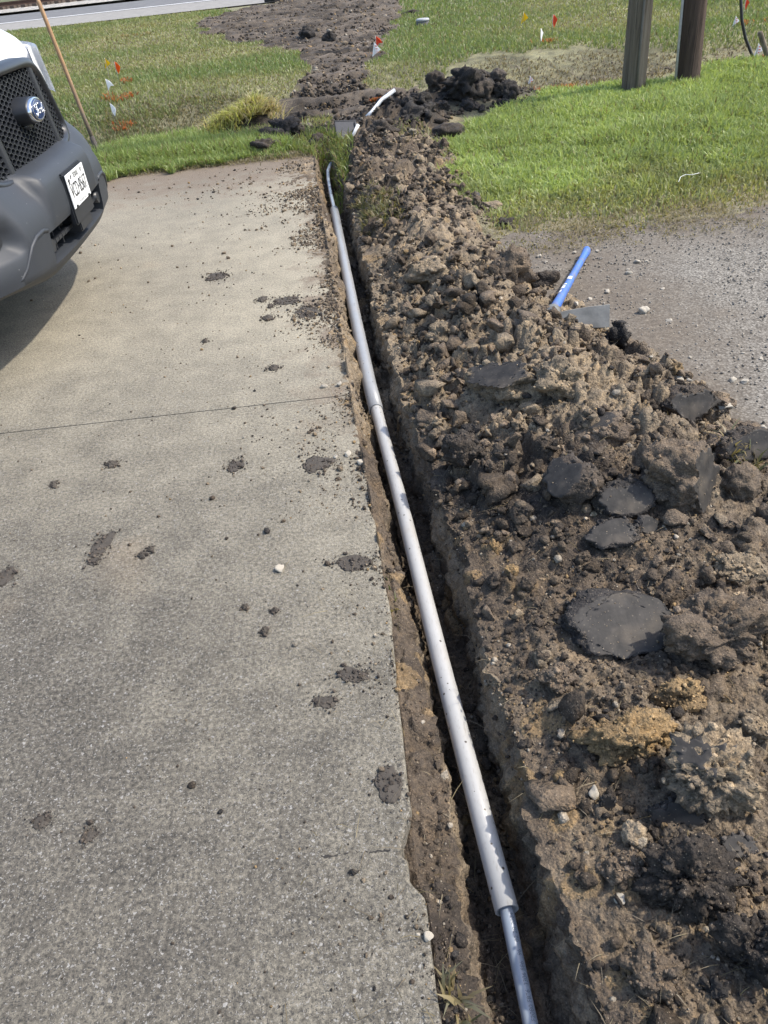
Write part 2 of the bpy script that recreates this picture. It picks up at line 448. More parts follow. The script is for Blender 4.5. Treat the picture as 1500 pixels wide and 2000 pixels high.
def far_grid():
    ys = []; y = 7.9
    while y < 34: ys.append(y); y += 0.028 + 0.0035 * (y - 7)
    while y < 900: ys.append(y); y *= 1.18
    Y = np.array(ys)[:, None]
    wdt = 3.5 + 0.55 * Y
    u = np.linspace(-1, 1, 340)[None, :]
    X = np.sign(u) * (np.abs(u) * wdt) + 0.02 * Y
    X = np.concatenate([X[:, :1] - 300, X, X[:, -1:] + 300], 1)
    YY = np.broadcast_to(Y, X.shape).copy()
    Z = surface(X, YY) - 0.012 * (YY < 8)
    road = sstep(0, .4, YY - (ROAD_Y0 + ROAD_SL * X - .2))
    Z = Z - 0.12 * road
    dm = np.maximum(dirt_mask(X, YY), np.clip(far_mound(X, YY) * 8, 0, 1))
    dm = np.maximum(dm, ((YY < 8.9) & (X > -.55) & (X < .85)) * 1.0)
    # machine track cleats pressed across the churned strip
    Z = Z + dm * (YY > 11) * 0.045 * np.clip(np.sin(YY * 14 + 2 * fbm(X, YY, .8, 2, 7)) * 1.4, -1, 1) * (0.6 + fbm(X, YY, 3, 3, 8))
    n1 = fbm(X, YY, 1.6, 5, 161)[..., None]; n2 = fbm(X, YY, 11, 3, 165)[..., None]
    dirt = np.array([.080, .067, .054]) * (1 + .9 * n1 + .9 * n2)
    dirt = dirt * (1 - np.clip(far_mound(X, YY) * 4, 0, .62))[..., None]
    lawn = np.array([.16, .155, .09]) * (1 + .6 * n1 + .5 * n2)
    ditch = np.exp(-((YY - 10.3 - .06 * X) / .95) ** 2)[..., None]
    bare = np.array([.115, .09, .066]) * (1 + 1.0 * n1 + 1.2 * n2)
    lawn = lawn * (1 - .75 * ditch) + bare * .75 * ditch
    broken = (np.exp(-((YY - 10.35 - .10 * X) / .75) ** 2) * sstep(.9, 1.8, X) * (1 - sstep(5, 7, X)))[..., None]
    lawn = lawn * (1 - .9 * broken) + bare * .9 * broken
    C = lawn * (1 - dm[..., None]) + dirt * dm[..., None]
    ballast = ((YY > 40)[..., None]) * 1.0
    C = C * (1 - ballast) + np.array([.10, .11, .05]) * ballast
    n, m = X.shape
    idx = np.arange(n * m).reshape(n, m)
    F = np.stack([idx[:-1, :-1], idx[:-1, 1:], idx[1:, 1:], idx[1:, :-1]], -1).reshape(-1, 4)
    o = np_mesh('far_ground', np.stack([X, YY, Z], -1).reshape(-1, 3), F, M_SOIL, np.clip(C.reshape(-1, 3), .005, 1), True)
    tag(o, 'grassy roadside ground with a ditch and a churned dirt strip', None, None, 'structure')
far_grid()

# ------------------------------------------------------------------ concrete driveway
def mat_concrete():
    g = NG('weathered_concrete'); p = g.pos()
    pw = g.n('VectorMath', {0: p, 1: g.n('VectorMath', {0: g.n('TexNoise', {'Vector': p, 'Scale': 130, 'Detail': 2}).outputs['Color'], 1: (.014, .014, .014)}, operation='MULTIPLY').outputs[0]}, operation='ADD').outputs[0]
    big = g.noise(p, 1.1, 5, 0.6); mid = g.noise(p, 7, 6, 0.65); fine = g.noise(p, 90, 5, 0.7); grit = g.noise(p, 420, 3, 0.7)
    xyz = g.n('SeparateXYZ', {0: p})
    # slab colour: darker at the near end, paler sandy tone far and towards the trench
    far_mix = g.math('ADD', g.mapr(xyz.outputs[1], 0.9, 3.6, 0.0, 0.85), g.mapr(big, 0.3, 0.7, -0.16, 0.16))
    far_mix = g.math('ADD', far_mix, g.mapr(mid, 0.35, 0.65, -0.10, 0.10))
    far_mix = g.math('ADD', far_mix, g.mapr(xyz.outputs[0], -1.0, -0.1, -0.12, 0.22), True)
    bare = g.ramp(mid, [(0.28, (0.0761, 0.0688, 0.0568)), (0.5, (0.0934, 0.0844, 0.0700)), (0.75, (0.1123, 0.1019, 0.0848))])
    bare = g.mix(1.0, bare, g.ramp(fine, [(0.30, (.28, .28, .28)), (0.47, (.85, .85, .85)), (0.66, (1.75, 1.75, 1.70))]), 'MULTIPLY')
    far_tone = g.ramp(mid, [(0.25, (.245, .221, .168)), (0.55, (.272, .246, .188)), (0.8, (.294, .267, .207))])
    far_tone = g.mix(1.0, far_tone, g.ramp(fine, [(0.3, (.52, .51, .50)), (0.5, (1, 1, 1)), (0.68, (1.30, 1.29, 1.26))]), 'MULTIPLY')
    c = g.mix(far_mix, bare, far_tone)
    c = g.mix(0.75, c, g.ramp(grit, [(0.34, (.50, .50, .50)), (0.5, (1, 1, 1)), (0.66, (1.5, 1.48, 1.42))]), 'MULTIPLY')
    # exposed aggregate: pale and dark stones of two sizes
    for sc, thr, keepv, colr in ((75, 0.24, .92, (0.2736, 0.2628, 0.2412)), (120, .30, .82, (0.2160, 0.2052, 0.1836)), (160, .36, .80, (0.0396, 0.0374, 0.0346)), (230, .36, .80, (0.2448, 0.2340, 0.2124)), (300, .40, .70, (0.0432, 0.0410, 0.0382))):
        v = g.voro(pw, sc); k = g.n('SeparateColor', {0: g.voro(pw, sc, 'Color')}).outputs[1]
        mk = g.math('MULTIPLY', g.math('LESS_THAN', v, thr), g.math('GREATER_THAN', k, keepv))
        mk = g.math('MULTIPLY', mk, g.mapr(far_mix, 0, 1, .95, .25))
        c = g.mix(mk, c, colr)
    # old oil and algae stains
    st = g.noise(p, 2.3, 3, 0.6)
    c = g.mix(g.mapr(st, 0.62, 0.76, 0, 0.22), c, (.075, .068, .060))
    rust = g.noise(g.n('VectorMath', {0: p, 1: (4.1, 9.2, 0)}, operation='ADD').outputs[0], 1.7, 2, .4)
    c = g.mix(g.mapr(rust, 0.68, 0.76, 0, 0.14), c, (.26, .17, .09))
    cr = g.math('ABSOLUTE', g.math('SUBTRACT', g.math('ADD', xyz.outputs[1], g.math('MULTIPLY', g.noise(p, 14, 4, .6), .05)), .795))
    cr = g.math('MULTIPLY', g.math('LESS_THAN', cr, .0016), g.math('MULTIPLY', g.math('GREATER_THAN', xyz.outputs[0], -.20), g.math('GREATER_THAN', g.noise(p, 30, 2), .42)))
    c = g.mix(cr, c, (.03, .027, .024))
    # mud film by the trench and over the far end
    mud = g.math('ADD', g.mapr(xyz.outputs[1], 5.3, 7.0, -0.2, 1.05), g.mapr(mid, .3, .7, -.45, .45))
    edge = g.math('ADD', g.mapr(xyz.outputs[0], -.55, -.12, -.35, .95), g.mapr(g.noise(p, 5, 5, .7), .35, .65, -.75, .45))
    edge = g.math('MULTIPLY', edge, g.mapr(xyz.outputs[1], 1.6, 3.6, .15, 1.0))
    mud = g.math('MAXIMUM', mud, edge)
    c = g.mix(g.mapr(mud, .25, .9, 0, .8), c, g.ramp(fine, [(0.3, (.085, .064, .047)), (0.7, (.19, .145, .105))]))
    h = g.math('ADD', g.math('MULTIPLY', fine, .5), g.math('ADD', g.math('MULTIPLY', grit, .35), g.math('MULTIPLY', g.voro(p, 150), -.4)))
    return g.bsdf(c, .85, g.bump(h, .55, .006), 0, .3)
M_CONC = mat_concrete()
drive = empty('driveway'); tag(drive, 'weathered concrete driveway beside the trench', None, None, 'structure')
def panel(y0, y1, chip=False, left=-7.5):
    ys = list(np.arange(y0, y1, 0.012)) + [y1]
    edge = []
    for yy in ys:
        e = float(slab_x(yy)) + 0.0045 * float(fbm(np.array(0.), np.array(yy), 9, 4, 171)) - .001
        if chip:
            for cy, cw, cd in ((.765, .085, .034), (.70, .03, .012), (1.9, .06, .012), (2.2, .05, .010), (1.2, .03, .005)):
                e -= cd * max(0, 1 - abs(yy - cy) / cw) ** .8 * (1 + .3 * mnoise.noise((yy * 60, 1, 0)))
        edge.append((e, yy))
    bm = bmesh.new()
    n = len(edge)
    r = 0.006
    prof = [(r * 1.3, 0.0), (r * .4, -r * .35), (0, -r * 1.2), (0, -0.11)]
    rows = []
    for dx, z in prof:
        rows.append([bm.verts.new((e - dx + (0.003 * mnoise.noise((yy * 30, z * 40, 2)) if z < -.01 else 0), yy, z)) for e, yy in edge])
    for a, b in zip(rows, rows[1:]):
        for k in range(n - 1):
            f = bm.faces.new((a[k], b[k], b[k + 1], a[k + 1])); f.smooth = True
    inner = [bm.verts.new((-0.6, yy, 0)) for e, yy in edge]
    for k in range(n - 1): bm.faces.new((inner[k], rows[0][k], rows[0][k + 1], inner[k + 1]))
    lt = [bm.verts.new((left, yy, 0)) for yy in (y0, y1)]
    bm.faces.new([lt[0]] + inner + [lt[1]])
    # ends go down into the joint
    for k, yy in ((0, y0), (n - 1, y1)):
        a = bm.verts.new((left, yy, -.11)); top = [lt[0 if k == 0 else 1], inner[k], rows[0][k], rows[1][k], rows[2][k], rows[3][k]]
        bm.faces.new(top + [a])
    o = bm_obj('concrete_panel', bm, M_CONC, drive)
    return o
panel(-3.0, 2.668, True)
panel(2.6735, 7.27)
bm = bmesh.new(); add_box(bm, (-3.85, 2.6708, -.05), (7.3, .0050, .090)); bm_obj('joint_filler', bm, plain('joint_dirt', (.105, .09, .07), .95, var=.4, scale=30), drive)

# ------------------------------------------------------------------ gravel lot on the right
def mat_gravel():
    g = NG('worn_asphalt_gravel'); p = g.pos()
    v = g.voro(p, 105); cc = g.n('SeparateColor', {0: g.voro(p, 105, 'Color')}).outputs[0]
    v2 = g.voro(p, 150); c2 = g.n('SeparateColor', {0: g.voro(p, 150, 'Color')}).outputs[0]
    c = g.ramp(cc, [(0, (.10, .092, .08)), (.35, (.165, .153, .134)), (.65, (.225, .21, .183)), (.95, (.33, .31, .27))])
    cb = g.ramp(c2, [(0, (.09, .083, .073)), (.5, (.19, .176, .153)), (.95, (.32, .30, .262))])
    c = g.mix(.5, c, cb)
    c = g.mix(g.mapr(v, .45, .7), c, (.10, .092, .08))
    big = g.noise(p, 1.6, 5, .65)
    xyz = g.n('SeparateXYZ', {0: p})
    dirt = g.math('ADD', g.mapr(xyz.outputs[0], 1.2, 2.0, .75, -.25), g.mapr(big, .3, .7, -.35, .4))
    dirt = g.math('MAXIMUM', dirt, g.math('ADD', g.mapr(xyz.outputs[1], 3.5, 4.3, -.3, .8), g.mapr(big, .3, .7, -.3, .3)))
    c = g.mix(g.mapr(dirt, .1, .8, 0, .82), c, g.ramp(g.noise(p, 55, 5, .7), [(.3, (.075, .062, .05)), (.55, (.125, .105, .083)), (.75, (.24, .205, .16))]))
    h = g.math('ADD', g.math('MULTIPLY', v, -.7), g.math('ADD', g.math('MULTIPLY', v2, -.4), g.math('MULTIPLY', g.noise(p, 30, 4), .5)))
    return g.bsdf(c, .9, g.bump(h, .45, .004), 0, .03)
M_GRAV = mat_gravel()
def lot():
    X, Y = np.meshgrid(np.linspace(.45, 2.7, 110), np.linspace(-1.5, 4.95, 200))
    X = np.concatenate([X, np.full((200, 1), 4.0), np.full((200, 1), 14.0)], 1); Y = np.concatenate([Y, Y[:, :2]], 1)
    Z = 0.004 + 0.010 * fbm(X, Y, 2, 4, 181) + 0.004 * cells(X, Y, .03, 183)[0] - 0.05 * sstep(4.25, 4.75, Y + .15 * fbm(X, Y, 2, 3, 185)) - .04 * sstep(1.9, 1.3, Y) * (1 - sstep(.15, .5, X - PILE_EDGE(Y)))
    n, m = X.shape; idx = np.arange(n * m).reshape(n, m)
    F = np.stack([idx[:-1, :-1], idx[:-1, 1:], idx[1:, 1:], idx[1:, :-1]], -1).reshape(-1, 4)
    tag(np_mesh('gravel_lot', np.stack([X, Y, Z], -1).reshape(-1, 3), F, M_GRAV, None, True), 'worn grey asphalt and gravel lot beside the spoil heap', None, None, 'structure')
lot()

# ------------------------------------------------------------------ road, rail line
def strip(name, off0, off1, z, mat, x0=-70, x1=60, n=60, parent=None):
    xs = np.linspace(x0, x1, n)
    a = np.stack([xs, ROAD_Y0 + ROAD_SL * xs + off0, np.full(n, z)], -1); b = np.stack([xs, ROAD_Y0 + ROAD_SL * xs + off1, np.full(n, z)], -1)
    F = [[i, i + 1, n + i + 1, n + i] for i in range(n - 1)]
    return np_mesh(name, np.concatenate([a, b]), F, mat, None, False, parent)
g = NG('road_asphalt'); p_ = g.pos()
M_ROAD = g.bsdf(g.mix(g.mapr(g.noise(p_, 3, 6, .7), .3, .7), (.11, .11, .112), (.17, .17, .172)), .95, None, 0, .1)
g = NG('road_shoulder'); p_ = g.pos()
M_SHOULD = g.bsdf(g.mix(g.mapr(g.noise(p_, 5, 8, .75), .3, .7), (.17, .162, .15), (.29, .28, .26)), .95, None, 0, .1)
rd = strip('road', 5.6, 14.5, ROAD_Z + .03, M_ROAD)
tag(rd, 'grey two lane road crossing behind the lawn', None, None, 'structure')
sh = strip('road_shoulder', -.1, 5.6, ROAD_Z + .026, M_SHOULD)
tag(sh, 'pale worn gravel shoulder along the road', None, None, 'structure')
el = strip('edge_line', 5.75, 6.05, ROAD_Z + .036, plain('line_paint', (.75, .75, .73), .7, var=.1), parent=rd)
g = NG('ballast_stone'); p_ = g.pos()
M_BAL = g.bsdf(g.ramp(g.voro(p_, 6, 'Color'), [(0, (.16, .15, .13)), (1, (.46, .43, .38))]), .95, g.bump(g.voro(p_, 6), 1, .1))
bal = strip('ballast', 17.5, 27, ROAD_Z + .06, M_BAL)
tag(bal, 'pale stone ballast bed beyond the road', None, None, 'structure')
tr = empty('railway_track', (0, ROAD_Y0 + 25, ROAD_Z + .06))
tag(tr, 'rusty railway track on pale ballast across the road', 'railway track')
M_RUST = plain('rusty_steel', (.11, .062, .042), .8, .3)
M_TIE = plain('old_timber', (.075, .055, .042), .9)
for dy in (-.72, .72):
    bm = bmesh.new(); prism(bm, [(-.07, 0.12), (.07, 0.12), (.07, .14), (.012, .17), (.012, .25), (.037, .26), (.037, .30), (-.037, .30), (-.037, .26), (-.012, .25), (-.012, .17), (-.07, .14)], -60, 50, 'x')
    o = bm_obj('rail', bm, M_RUST, tr, loc=(0, dy, 0))
bm = bmesh.new(); add_box(bm, (0, 0, 0.06), (.23, 2.6, .12)); tie = bm_obj('sleeper', bm, M_TIE, tr, loc=(-30, 0, 0))
for k in range(1, 50):
    o = tie.copy(); COL.objects.link(o); o.parent = tr; o.location = (-30 + .6 * k, 0, 0)

# ------------------------------------------------------------------ grass
def mat_grass(name='grass_blade'):
    g = NG(name)
    a = g.attr('Col').outputs['Color']
    d = g.n('BsdfDiffuse', {'Color': a}); t = g.n('BsdfTranslucent', {'Color': g.mix(1.0, a, (1.0, 1.0, .55), 'MULTIPLY')})
    gl = g.n('BsdfGlossy', {'Roughness': .45, 'Color': (.35, .35, .35, 1)})
    m1 = g.n('MixShader', {0: .45, 1: d.outputs[0], 2: t.outputs[0]}); m2 = g.n('MixShader', {0: .06, 1: m1.outputs[0], 2: gl.outputs[0]})
    g.t.links.new(m2.outputs[0], g.out.inputs[0])
    return g.m
M_GRASS = mat_grass()
def blades(X, Y, Z, H, W, col, lean=.5, seed=1, tipcol=None, droop=None, name=None):
    r = np.random.default_rng(seed); n = len(X)
    a = r.uniform(0, 6.283, n); l = lean * r.uniform(.15, 1.2, n)
    dx, dy = np.cos(a) * l, np.sin(a) * l
    if droop is not None: dx = dx + droop[0]; dy = dy + droop[1]
    b = r.uniform(0, 6.283, n); wx, wy = np.cos(b) * W / 2, np.sin(b) * W / 2
    k1, k2 = .55, 1.0
    z1 = H * .62 / np.sqrt(1 + l * l * .5); z2 = H / np.sqrt(1 + l * l * 1.6)
    P = np.stack([np.stack([X - wx, Y - wy, Z], -1), np.stack([X + wx, Y + wy, Z], -1),
                  np.stack([X + dx * H * .38 + wx * .8, Y + dy * H * .38 + wy * .8, Z + z1], -1), np.stack([X + dx * H * .38 - wx * .8, Y + dy * H * .38 - wy * .8, Z + z1], -1),
                  np.stack([X + dx * H, Y + dy * H, Z + z2], -1)], 1)
    base = np.arange(n)[:, None] * 5
    tri = np.array([[0, 1, 2], [0, 2, 3], [3, 2, 4]])
    F = (base[:, :, None] + tri[None]).reshape(-1, 3)
    c = np.repeat(col[:, None, :], 5, 1)
    if tipcol is not None: c[:, 4] = tipcol
    return P.reshape(-1, 3), F, c.reshape(-1, 3)
def scatter(P, n, jitter=.12, seed=3, dens=None):
    r = np.random.default_rng(seed)
    xs = [p[0] for p in P]; ys = [p[1] for p in P]
    X = r.uniform(min(xs) - .2, max(xs) + .2, n); Y = r.uniform(min(ys) - .2, max(ys) + .2, n)
    jx = X + jitter * (2 * fbm(X, Y, 3.3, 4, 191) + 2.5 * fbm(X, Y, 1.0, 3, 193)); jy = Y + jitter * (2 * fbm(X, Y, 3.3, 4, 192) + 2.5 * fbm(X, Y, 1.0, 3, 194))
    k = in_poly(jx, jy, P)
    if dens is not None: k &= r.uniform(0, 1, n) < dens(X, Y)
    return X[k], Y[k]
def visible(X, Y, margin=150):
    D = np.stack([X, Y, terrain(X, Y)], -1) - EYE
    zz = D @ _fw; px = 750 + FPX * (D @ _ri) / np.maximum(zz, .05)
    return (zz > .2) & (px > -margin) & (px < 1500 + margin)
def tone(n, r, a, b, straw=.1, sc=(.26, .21, .11)):
    t = r.uniform(0, 1, n)[:, None]
    c = np.array(a) * (1 - t) + np.array(b) * t
    s = (r.uniform(0, 1, n) < straw)[:, None]
    return np.where(s, np.array(sc) * r.uniform(.6, 1.1, n)[:, None], c)
VS, FS, CS = [], [], []
def collect(b):
    o = sum(len(v) for v in VS)
    VS.append(b[0]); FS.append(b[1] + o); CS.append(b[2])
def flush(name, label, kind='stuff', mat=None):
    global VS, FS, CS
    o = np_mesh(name, np.concatenate(VS), np.concatenate(FS), mat or M_GRASS, np.concatenate(CS)); VS, FS, CS = [], [], []
    tag(o, label, None, None, kind)
    return o
r = np.random.default_rng(11)
# bright uncut lawn on the right; it thins to trodden straw towards the lot
X, Y = scatter(LAWN_R, 270000, .12, 21, lambda x, y: np.clip((y - 4.25) / 1.3, .16, 1) * np.clip(1.3 - (y - 5) * .12, .55, 1))
k = visible(X, Y); X, Y = X[k], Y[k]
thin = np.clip((Y - 4.4 + .9 * fbm(X, Y, 1.5, 3, 201)) / 1.3, 0, 1)
col = tone(len(X), r, (.25, .32, .095), (.40, .47, .19), .05) * thin[:, None] + tone(len(X), r, (.20, .205, .09), (.30, .27, .15), .5) * (1 - thin[:, None])
col *= np.clip(1 + .35 * fbm(X, Y, 1.3, 3, 205) + .12 * fbm(X, Y, 5, 2, 208), .75, 1.4)[:, None]
collect(blades(X, Y, terrain(X, Y), (.018 + .072 * thin) * r.uniform(.55, 1.3, len(X)) * np.clip(1 + .7 * fbm(X, Y, 3.2, 3, 207), .5, 1.7), .0062 + .0009 * Y * r.uniform(.5, 1.2, len(X)), col, 1.0, 22))
flush('lawn_grass', 'bright green uncut grass on the lawn to the right of the trench')
# strip along the end of the driveway
X, Y = scatter(LAWN_STRIP, 90000, .10, 31); k = visible(X, Y); X, Y = X[k], Y[k]
n_ = len(X)
front = np.clip((Y - 7.3) / .25, .3, 1)
collect(blades(X, Y, terrain(X, Y) + .0, (.05 + .075 * front) * r.uniform(.6, 1.4, n_), r.uniform(.007, .013, n_), tone(n_, r, (.21, .28, .085), (.34, .41, .16), .10), 1.0, 32))
flush('verge_grass', 'lush green grass strip along the end of the driveway')
# far lawns
for nm, P, n0, sd in (('left', LAWN_FL, 440000, 41), ('right', LAWN_FR, 350000, 51)):
    X, Y = scatter(P, n0, .22, sd, lambda x, y: np.clip((12.0 / np.maximum(y, 8)) ** 1.6, .1, 1))
    k = visible(X, Y, 60) & (dirt_mask(X, Y) < .5) & (far_mound(X, Y) < .05) & (Y < ROAD_Y0 + ROAD_SL * X - .1 + .5 * fbm(X, Y, .7, 3, 9)); X, Y = X[k], Y[k]
    n_ = len(X)
    dry = np.clip(.30 + 1.3 * fbm(X, Y, .42, 4, 211) + .25 * np.sin(Y * 2.1 + .25 * X), 0, 1)[:, None]
    low = np.exp(-((Y - 10.6 - .05 * X) / 1.0) ** 2)[:, None]
    gA = tone(n_, r, (.15, .205, .075), (.225, .275, .11), .10); gB = tone(n_, r, (.25, .27, .115), (.33, .33, .16), .25); gD = tone(n_, r, (.10, .115, .06), (.16, .165, .09), .35, (.27, .22, .16))
    col = (gA * (1 - dry) + gB * dry) * (1 - low) + gD * low
    collect(blades(X, Y, terrain(X, Y) - .01, r.uniform(.028, .072, n_) * (1 + .5 * (1 - dry[:, 0])), (.0055 + .0008 * Y) * r.uniform(.6, 1.3, n_), col, .8, sd + 1))
    flush('roadside_grass', 'mown yellowish green grass between the ditch and the road, %s of the dirt strip' % nm)
# dead thatch in the ditch
P = poly_on_land([(880, 165), (960, 120), (1220, 100), (1340, 105), (1500, 95), (1560, 120), (1400, 140), (1215, 178), (1040, 192), (900, 190)])
X, Y = scatter(P, 16000, .2, 61); n_ = len(X)
collect(blades(X, Y, terrain(X, Y), r.uniform(.02, .06, n_), r.uniform(.008, .018, n_), tone(n_, r, (.12, .095, .068), (.23, .185, .135), .2), 1.3, 62))
P = poly_on_land([(180, 300), (200, 240), (400, 200), (520, 200), (480, 250), (330, 285)])
X, Y = scatter(P, 16000, .2, 63); n_ = len(X)
collect(blades(X, Y, terrain(X, Y), r.uniform(.02, .07, n_), r.uniform(.008, .016, n_), tone(n_, r, (.09, .10, .05), (.2, .165, .11), .3), 1.2, 64))
X = r.uniform(.7, 3.6, 9000); Y = 4.42 + .28 * r.normal(0, 1, 9000) + .25 * fbm(X, X * 0, 2, 3, 251); k = (fbm(X, Y, 3, 3, 252) > -.1) & (Y > 4.0) & (Y < 5.2); X, Y = X[k], Y[k]; n_ = len(X)
collect(blades(X, Y, np.maximum(terrain(X, Y), .008), r.uniform(.012, .035, n_), r.uniform(.003, .007, n_), tone(n_, r, (.17, .145, .095), (.33, .28, .18), .2), 2.2, 67))
X = r.uniform(-2.4, -.3, 4200); Y = 7.26 + .07 * r.normal(0, 1, 4200); n_ = len(X)
collect(blades(X, Y, np.full(n_, .004), r.uniform(.015, .05, n_), r.uniform(.004, .008, n_), tone(n_, r, (.15, .13, .08), (.34, .30, .19), .2), 1.8, 68))
flush('dead_thatch', 'dry straw coloured thatch lying in the ditch')
# weeds beside the railway
P = poly_on_land([(-60, 35), (20, 30), (40, 12), (30, -6), (-60, 0)])
P = [(p[0], p[1]) for p in P]
X = RNG.uniform(-33, -22.5, 5000); Y = RNG.uniform(41.5, 50, 5000); n_ = 5000
collect(blades(X, Y, np.full(n_, ROAD_Z), r.uniform(.5, 1.5, n_), r.uniform(.03, .07, n_), tone(n_, r, (.05, .085, .03), (.10, .14, .05), .1), .35, 66))
flush('tall_weeds', 'tall green weeds beside the railway ballast')

# grass flopping over the head of the trench
def tuft(name, label, cat, pts, n, h, cols, lean, seed, straw=.1, droop=None, zf=None, jit=.03):
    P = [tuple(sight(a, b)[:2]) for a, b in pts]
    X, Y = scatter(P, n, jit, seed); n_ = len(X); rr = np.random.default_rng(seed)
    Z = (zf or (lambda x, y: surface(x, y)))(X, Y)
    b = blades(X, Y, Z, h * rr.uniform(.5, 1.3, n_), rr.uniform(.005, .011, n_), tone(n_, rr, *cols, straw), lean, seed + 1, None, droop)
    o = np_mesh(name, b[0], b[1], M_GRASS, b[2])
    return tag(o, label, cat)
tuft('grass_tuft', 'long grass flopping over the far end of the trench', 'grass tuft', [(560, 300), (600, 272), (640, 270), (688, 305), (692, 345), (668, 372), (652, 350), (642, 316), (600, 308)], 9000, .10, ((.15, .20, .06), (.28, .32, .13)), .95, 71, .2, (.05, -.25))
tuft('grass_tuft', 'flattened muddy grass on the right lip of the trench', 'grass tuft', [(690, 400), (720, 395), (770, 430), (775, 462), (720, 470), (695, 455)], 5000, .055, ((.12, .125, .055), (.19, .19, .09)), 1.3, 73, .5)
tuft('grass_tuft', 'small dry tuft on the soil ledge beside the near slab corner', 'grass tuft', [(868, 1850), (905, 1850), (925, 1930), (905, 1955), (880, 1920)], 2600, .045, ((.12, .12, .07), (.22, .20, .13)), 1.2, 75, .5)
tuft('grass_tuft', 'green stubble tuft on the ledge beside the middle of the pipe', 'grass tuft', [(768, 1115), (790, 1120), (808, 1240), (796, 1245), (780, 1180)], 700, .028, ((.11, .13, .05), (.2, .19, .1)), 1.0, 77, .35)
tuft('grass_tuft', 'dark matted grass tuft behind the large dark clods at the right edge', 'grass tuft', [(1420, 905), (1500, 900), (1520, 960), (1440, 985)], 1500, .06, ((.09, .10, .05), (.2, .19, .11)), 1.2, 79, .5)

# roots and straw scattered over the soil
r = np.random.default_rng(81)
n0 = 5200
Y = .35 + 6.8 * r.uniform(0, 1, n0) ** 1.5; X = r.uniform(-.9, 1.5, n0) * (.5 + .2 * Y)
k = (X < PILE_EDGE(Y) + .15) & (X > slab_x(Y) - .35 * r.uniform(0, 1, n0) ** 2); X, Y = X[k], Y[k]
Z = np.where(X < slab_x(Y), np.maximum(surface(X, Y), .003), surface(X, Y)) + .002
b = blades(X, Y, Z, r.uniform(.008, .035, len(X)), r.uniform(.0008, .0022, len(X)), tone(len(X), r, (.13, .10, .065), (.30, .25, .16), .2), 2.6, 82)
tag(np_mesh('straw', b[0], b[1], M_GRASS, b[2]), 'bits of dry root and straw lying on the dug soil', None, None, 'stuff')

# orange spray paint on the turf: sprayed blades
PAINT = [(370, 192, 420, 8, 'largest orange spray paint patch on the left lawn below the white flags', 60, 9), (237, 252, 0, 0, 'curved orange paint mark low in the ditch left of the sod clump', 30, 7),
         (272, 240, 0, 0, 'thin orange paint dash between the low white flag and the sod clump', 26, 5), (228, 194, 0, 0, 'orange paint dash right under the upper white flag', 36, 6), (272, 187, 0, 0, 'faint orange paint dash right of the upper white flag', 22, 3),
         (250, 162, 0, 0, 'small orange paint spot beside the orange flag', 12, 3), (735, 113, 0, 0, 'orange paint smear below the striped flag', 26, 3), (1060, 183, 0, 0, 'orange paint line at the lawn crest beside the dark spoil mound', 26, 3),
         (1110, 177, 0, 0, 'faint orange paint line at the lawn crest left of the poles', 40, 2), (1070, 85, 0, 0, 'faint orange paint line below the thin white flag', 34, 2), (1470, 48, 0, 0, 'orange paint line near the red printed flag at far right', 36, 3), (1492, 122, 0, 0, 'orange paint patch at the foot of the black cable', 22, 4), (738, 203, 0, 0, 'orange paint dash by the white pipe stub', 13, 2), (262, 72, 0, 0, 'dry tan scuff in the grass near the road', 34, 3)]
for q, (px, py, _a, _b, lab, rx, ry) in enumerate(PAINT):
    if q == 0: continue
    rr = np.random.default_rng(300 + q); n_ = 210
    c0 = sight(px, py); cx = sight(px + rx, py - rx * .11); cy = sight(px, py - ry)
    ex, ey = cx - c0, cy - c0
    rad = np.sqrt(rr.uniform(0, 1, n_)); an = rr.uniform(0, 6.283, n_)
    uu, vv = rad * np.cos(an), rad * np.sin(an)
    X = c0[0] + ex[0] * uu + ey[0] * (vv + .5 * uu * uu); Y = c0[1] + ex[1] * uu + ey[1] * (vv + .5 * uu * uu)
    k = fbm(X, Y, 6, 3, 400 + q) > -.02; X, Y = X[k], Y[k]; n_ = len(X)
    tan_ = q == len(PAINT) - 1
    b = blades(X, Y, terrain(X, Y), rr.uniform(.05, .085, n_), .010 + .0007 * Y, tone(n_, rr, (.30, .24, .12) if tan_ else (.42, .13, .045), (.36, .28, .15) if tan_ else (.55, .20, .08), .30), .9, 500 + q)
    tag(np_mesh('paint_mark' if not tan_ else 'dry_patch', b[0], b[1], M_GRASS, b[2]), lab, 'paint mark' if not tan_ else 'dry grass', 'orange utility marks sprayed on the turf' if not tan_ else None)

# ------------------------------------------------------------------ crumbs and pebbles
def ico(sub):
    bm = bmesh.new(); bmesh.ops.create_icosphere(bm, subdivisions=sub, radius=1)
    bm.verts.ensure_lookup_table()
    V = np.array([v.co for v in bm.verts]); F = np.array([[v.index for v in f.verts] for f in bm.faces]); bm.free()
    return V, F
def lump_variants(sub, n, seed):
    V, F = ico(sub); out = []
    for k in range(n):
        rr = np.random.default_rng(seed + k)
        d = np.array([1 + .32 * mnoise.noise(Vector(v) * 1.1 + Vector((k * 7.3, seed, 0))) * 1.6 + .14 * mnoise.noise(Vector(v) * 2.7 + Vector((k * 3.1, 0, seed))) for v in V])
        W = V * d[:, None]
        for _ in range(3):
            nn = rr.normal(size=3); nn /= np.linalg.norm(nn); h = W @ nn; of = rr.uniform(.5, .8)
            W = W - np.clip(h - of, 0, 9)[:, None] * nn
        out.append(W)
    return out, F
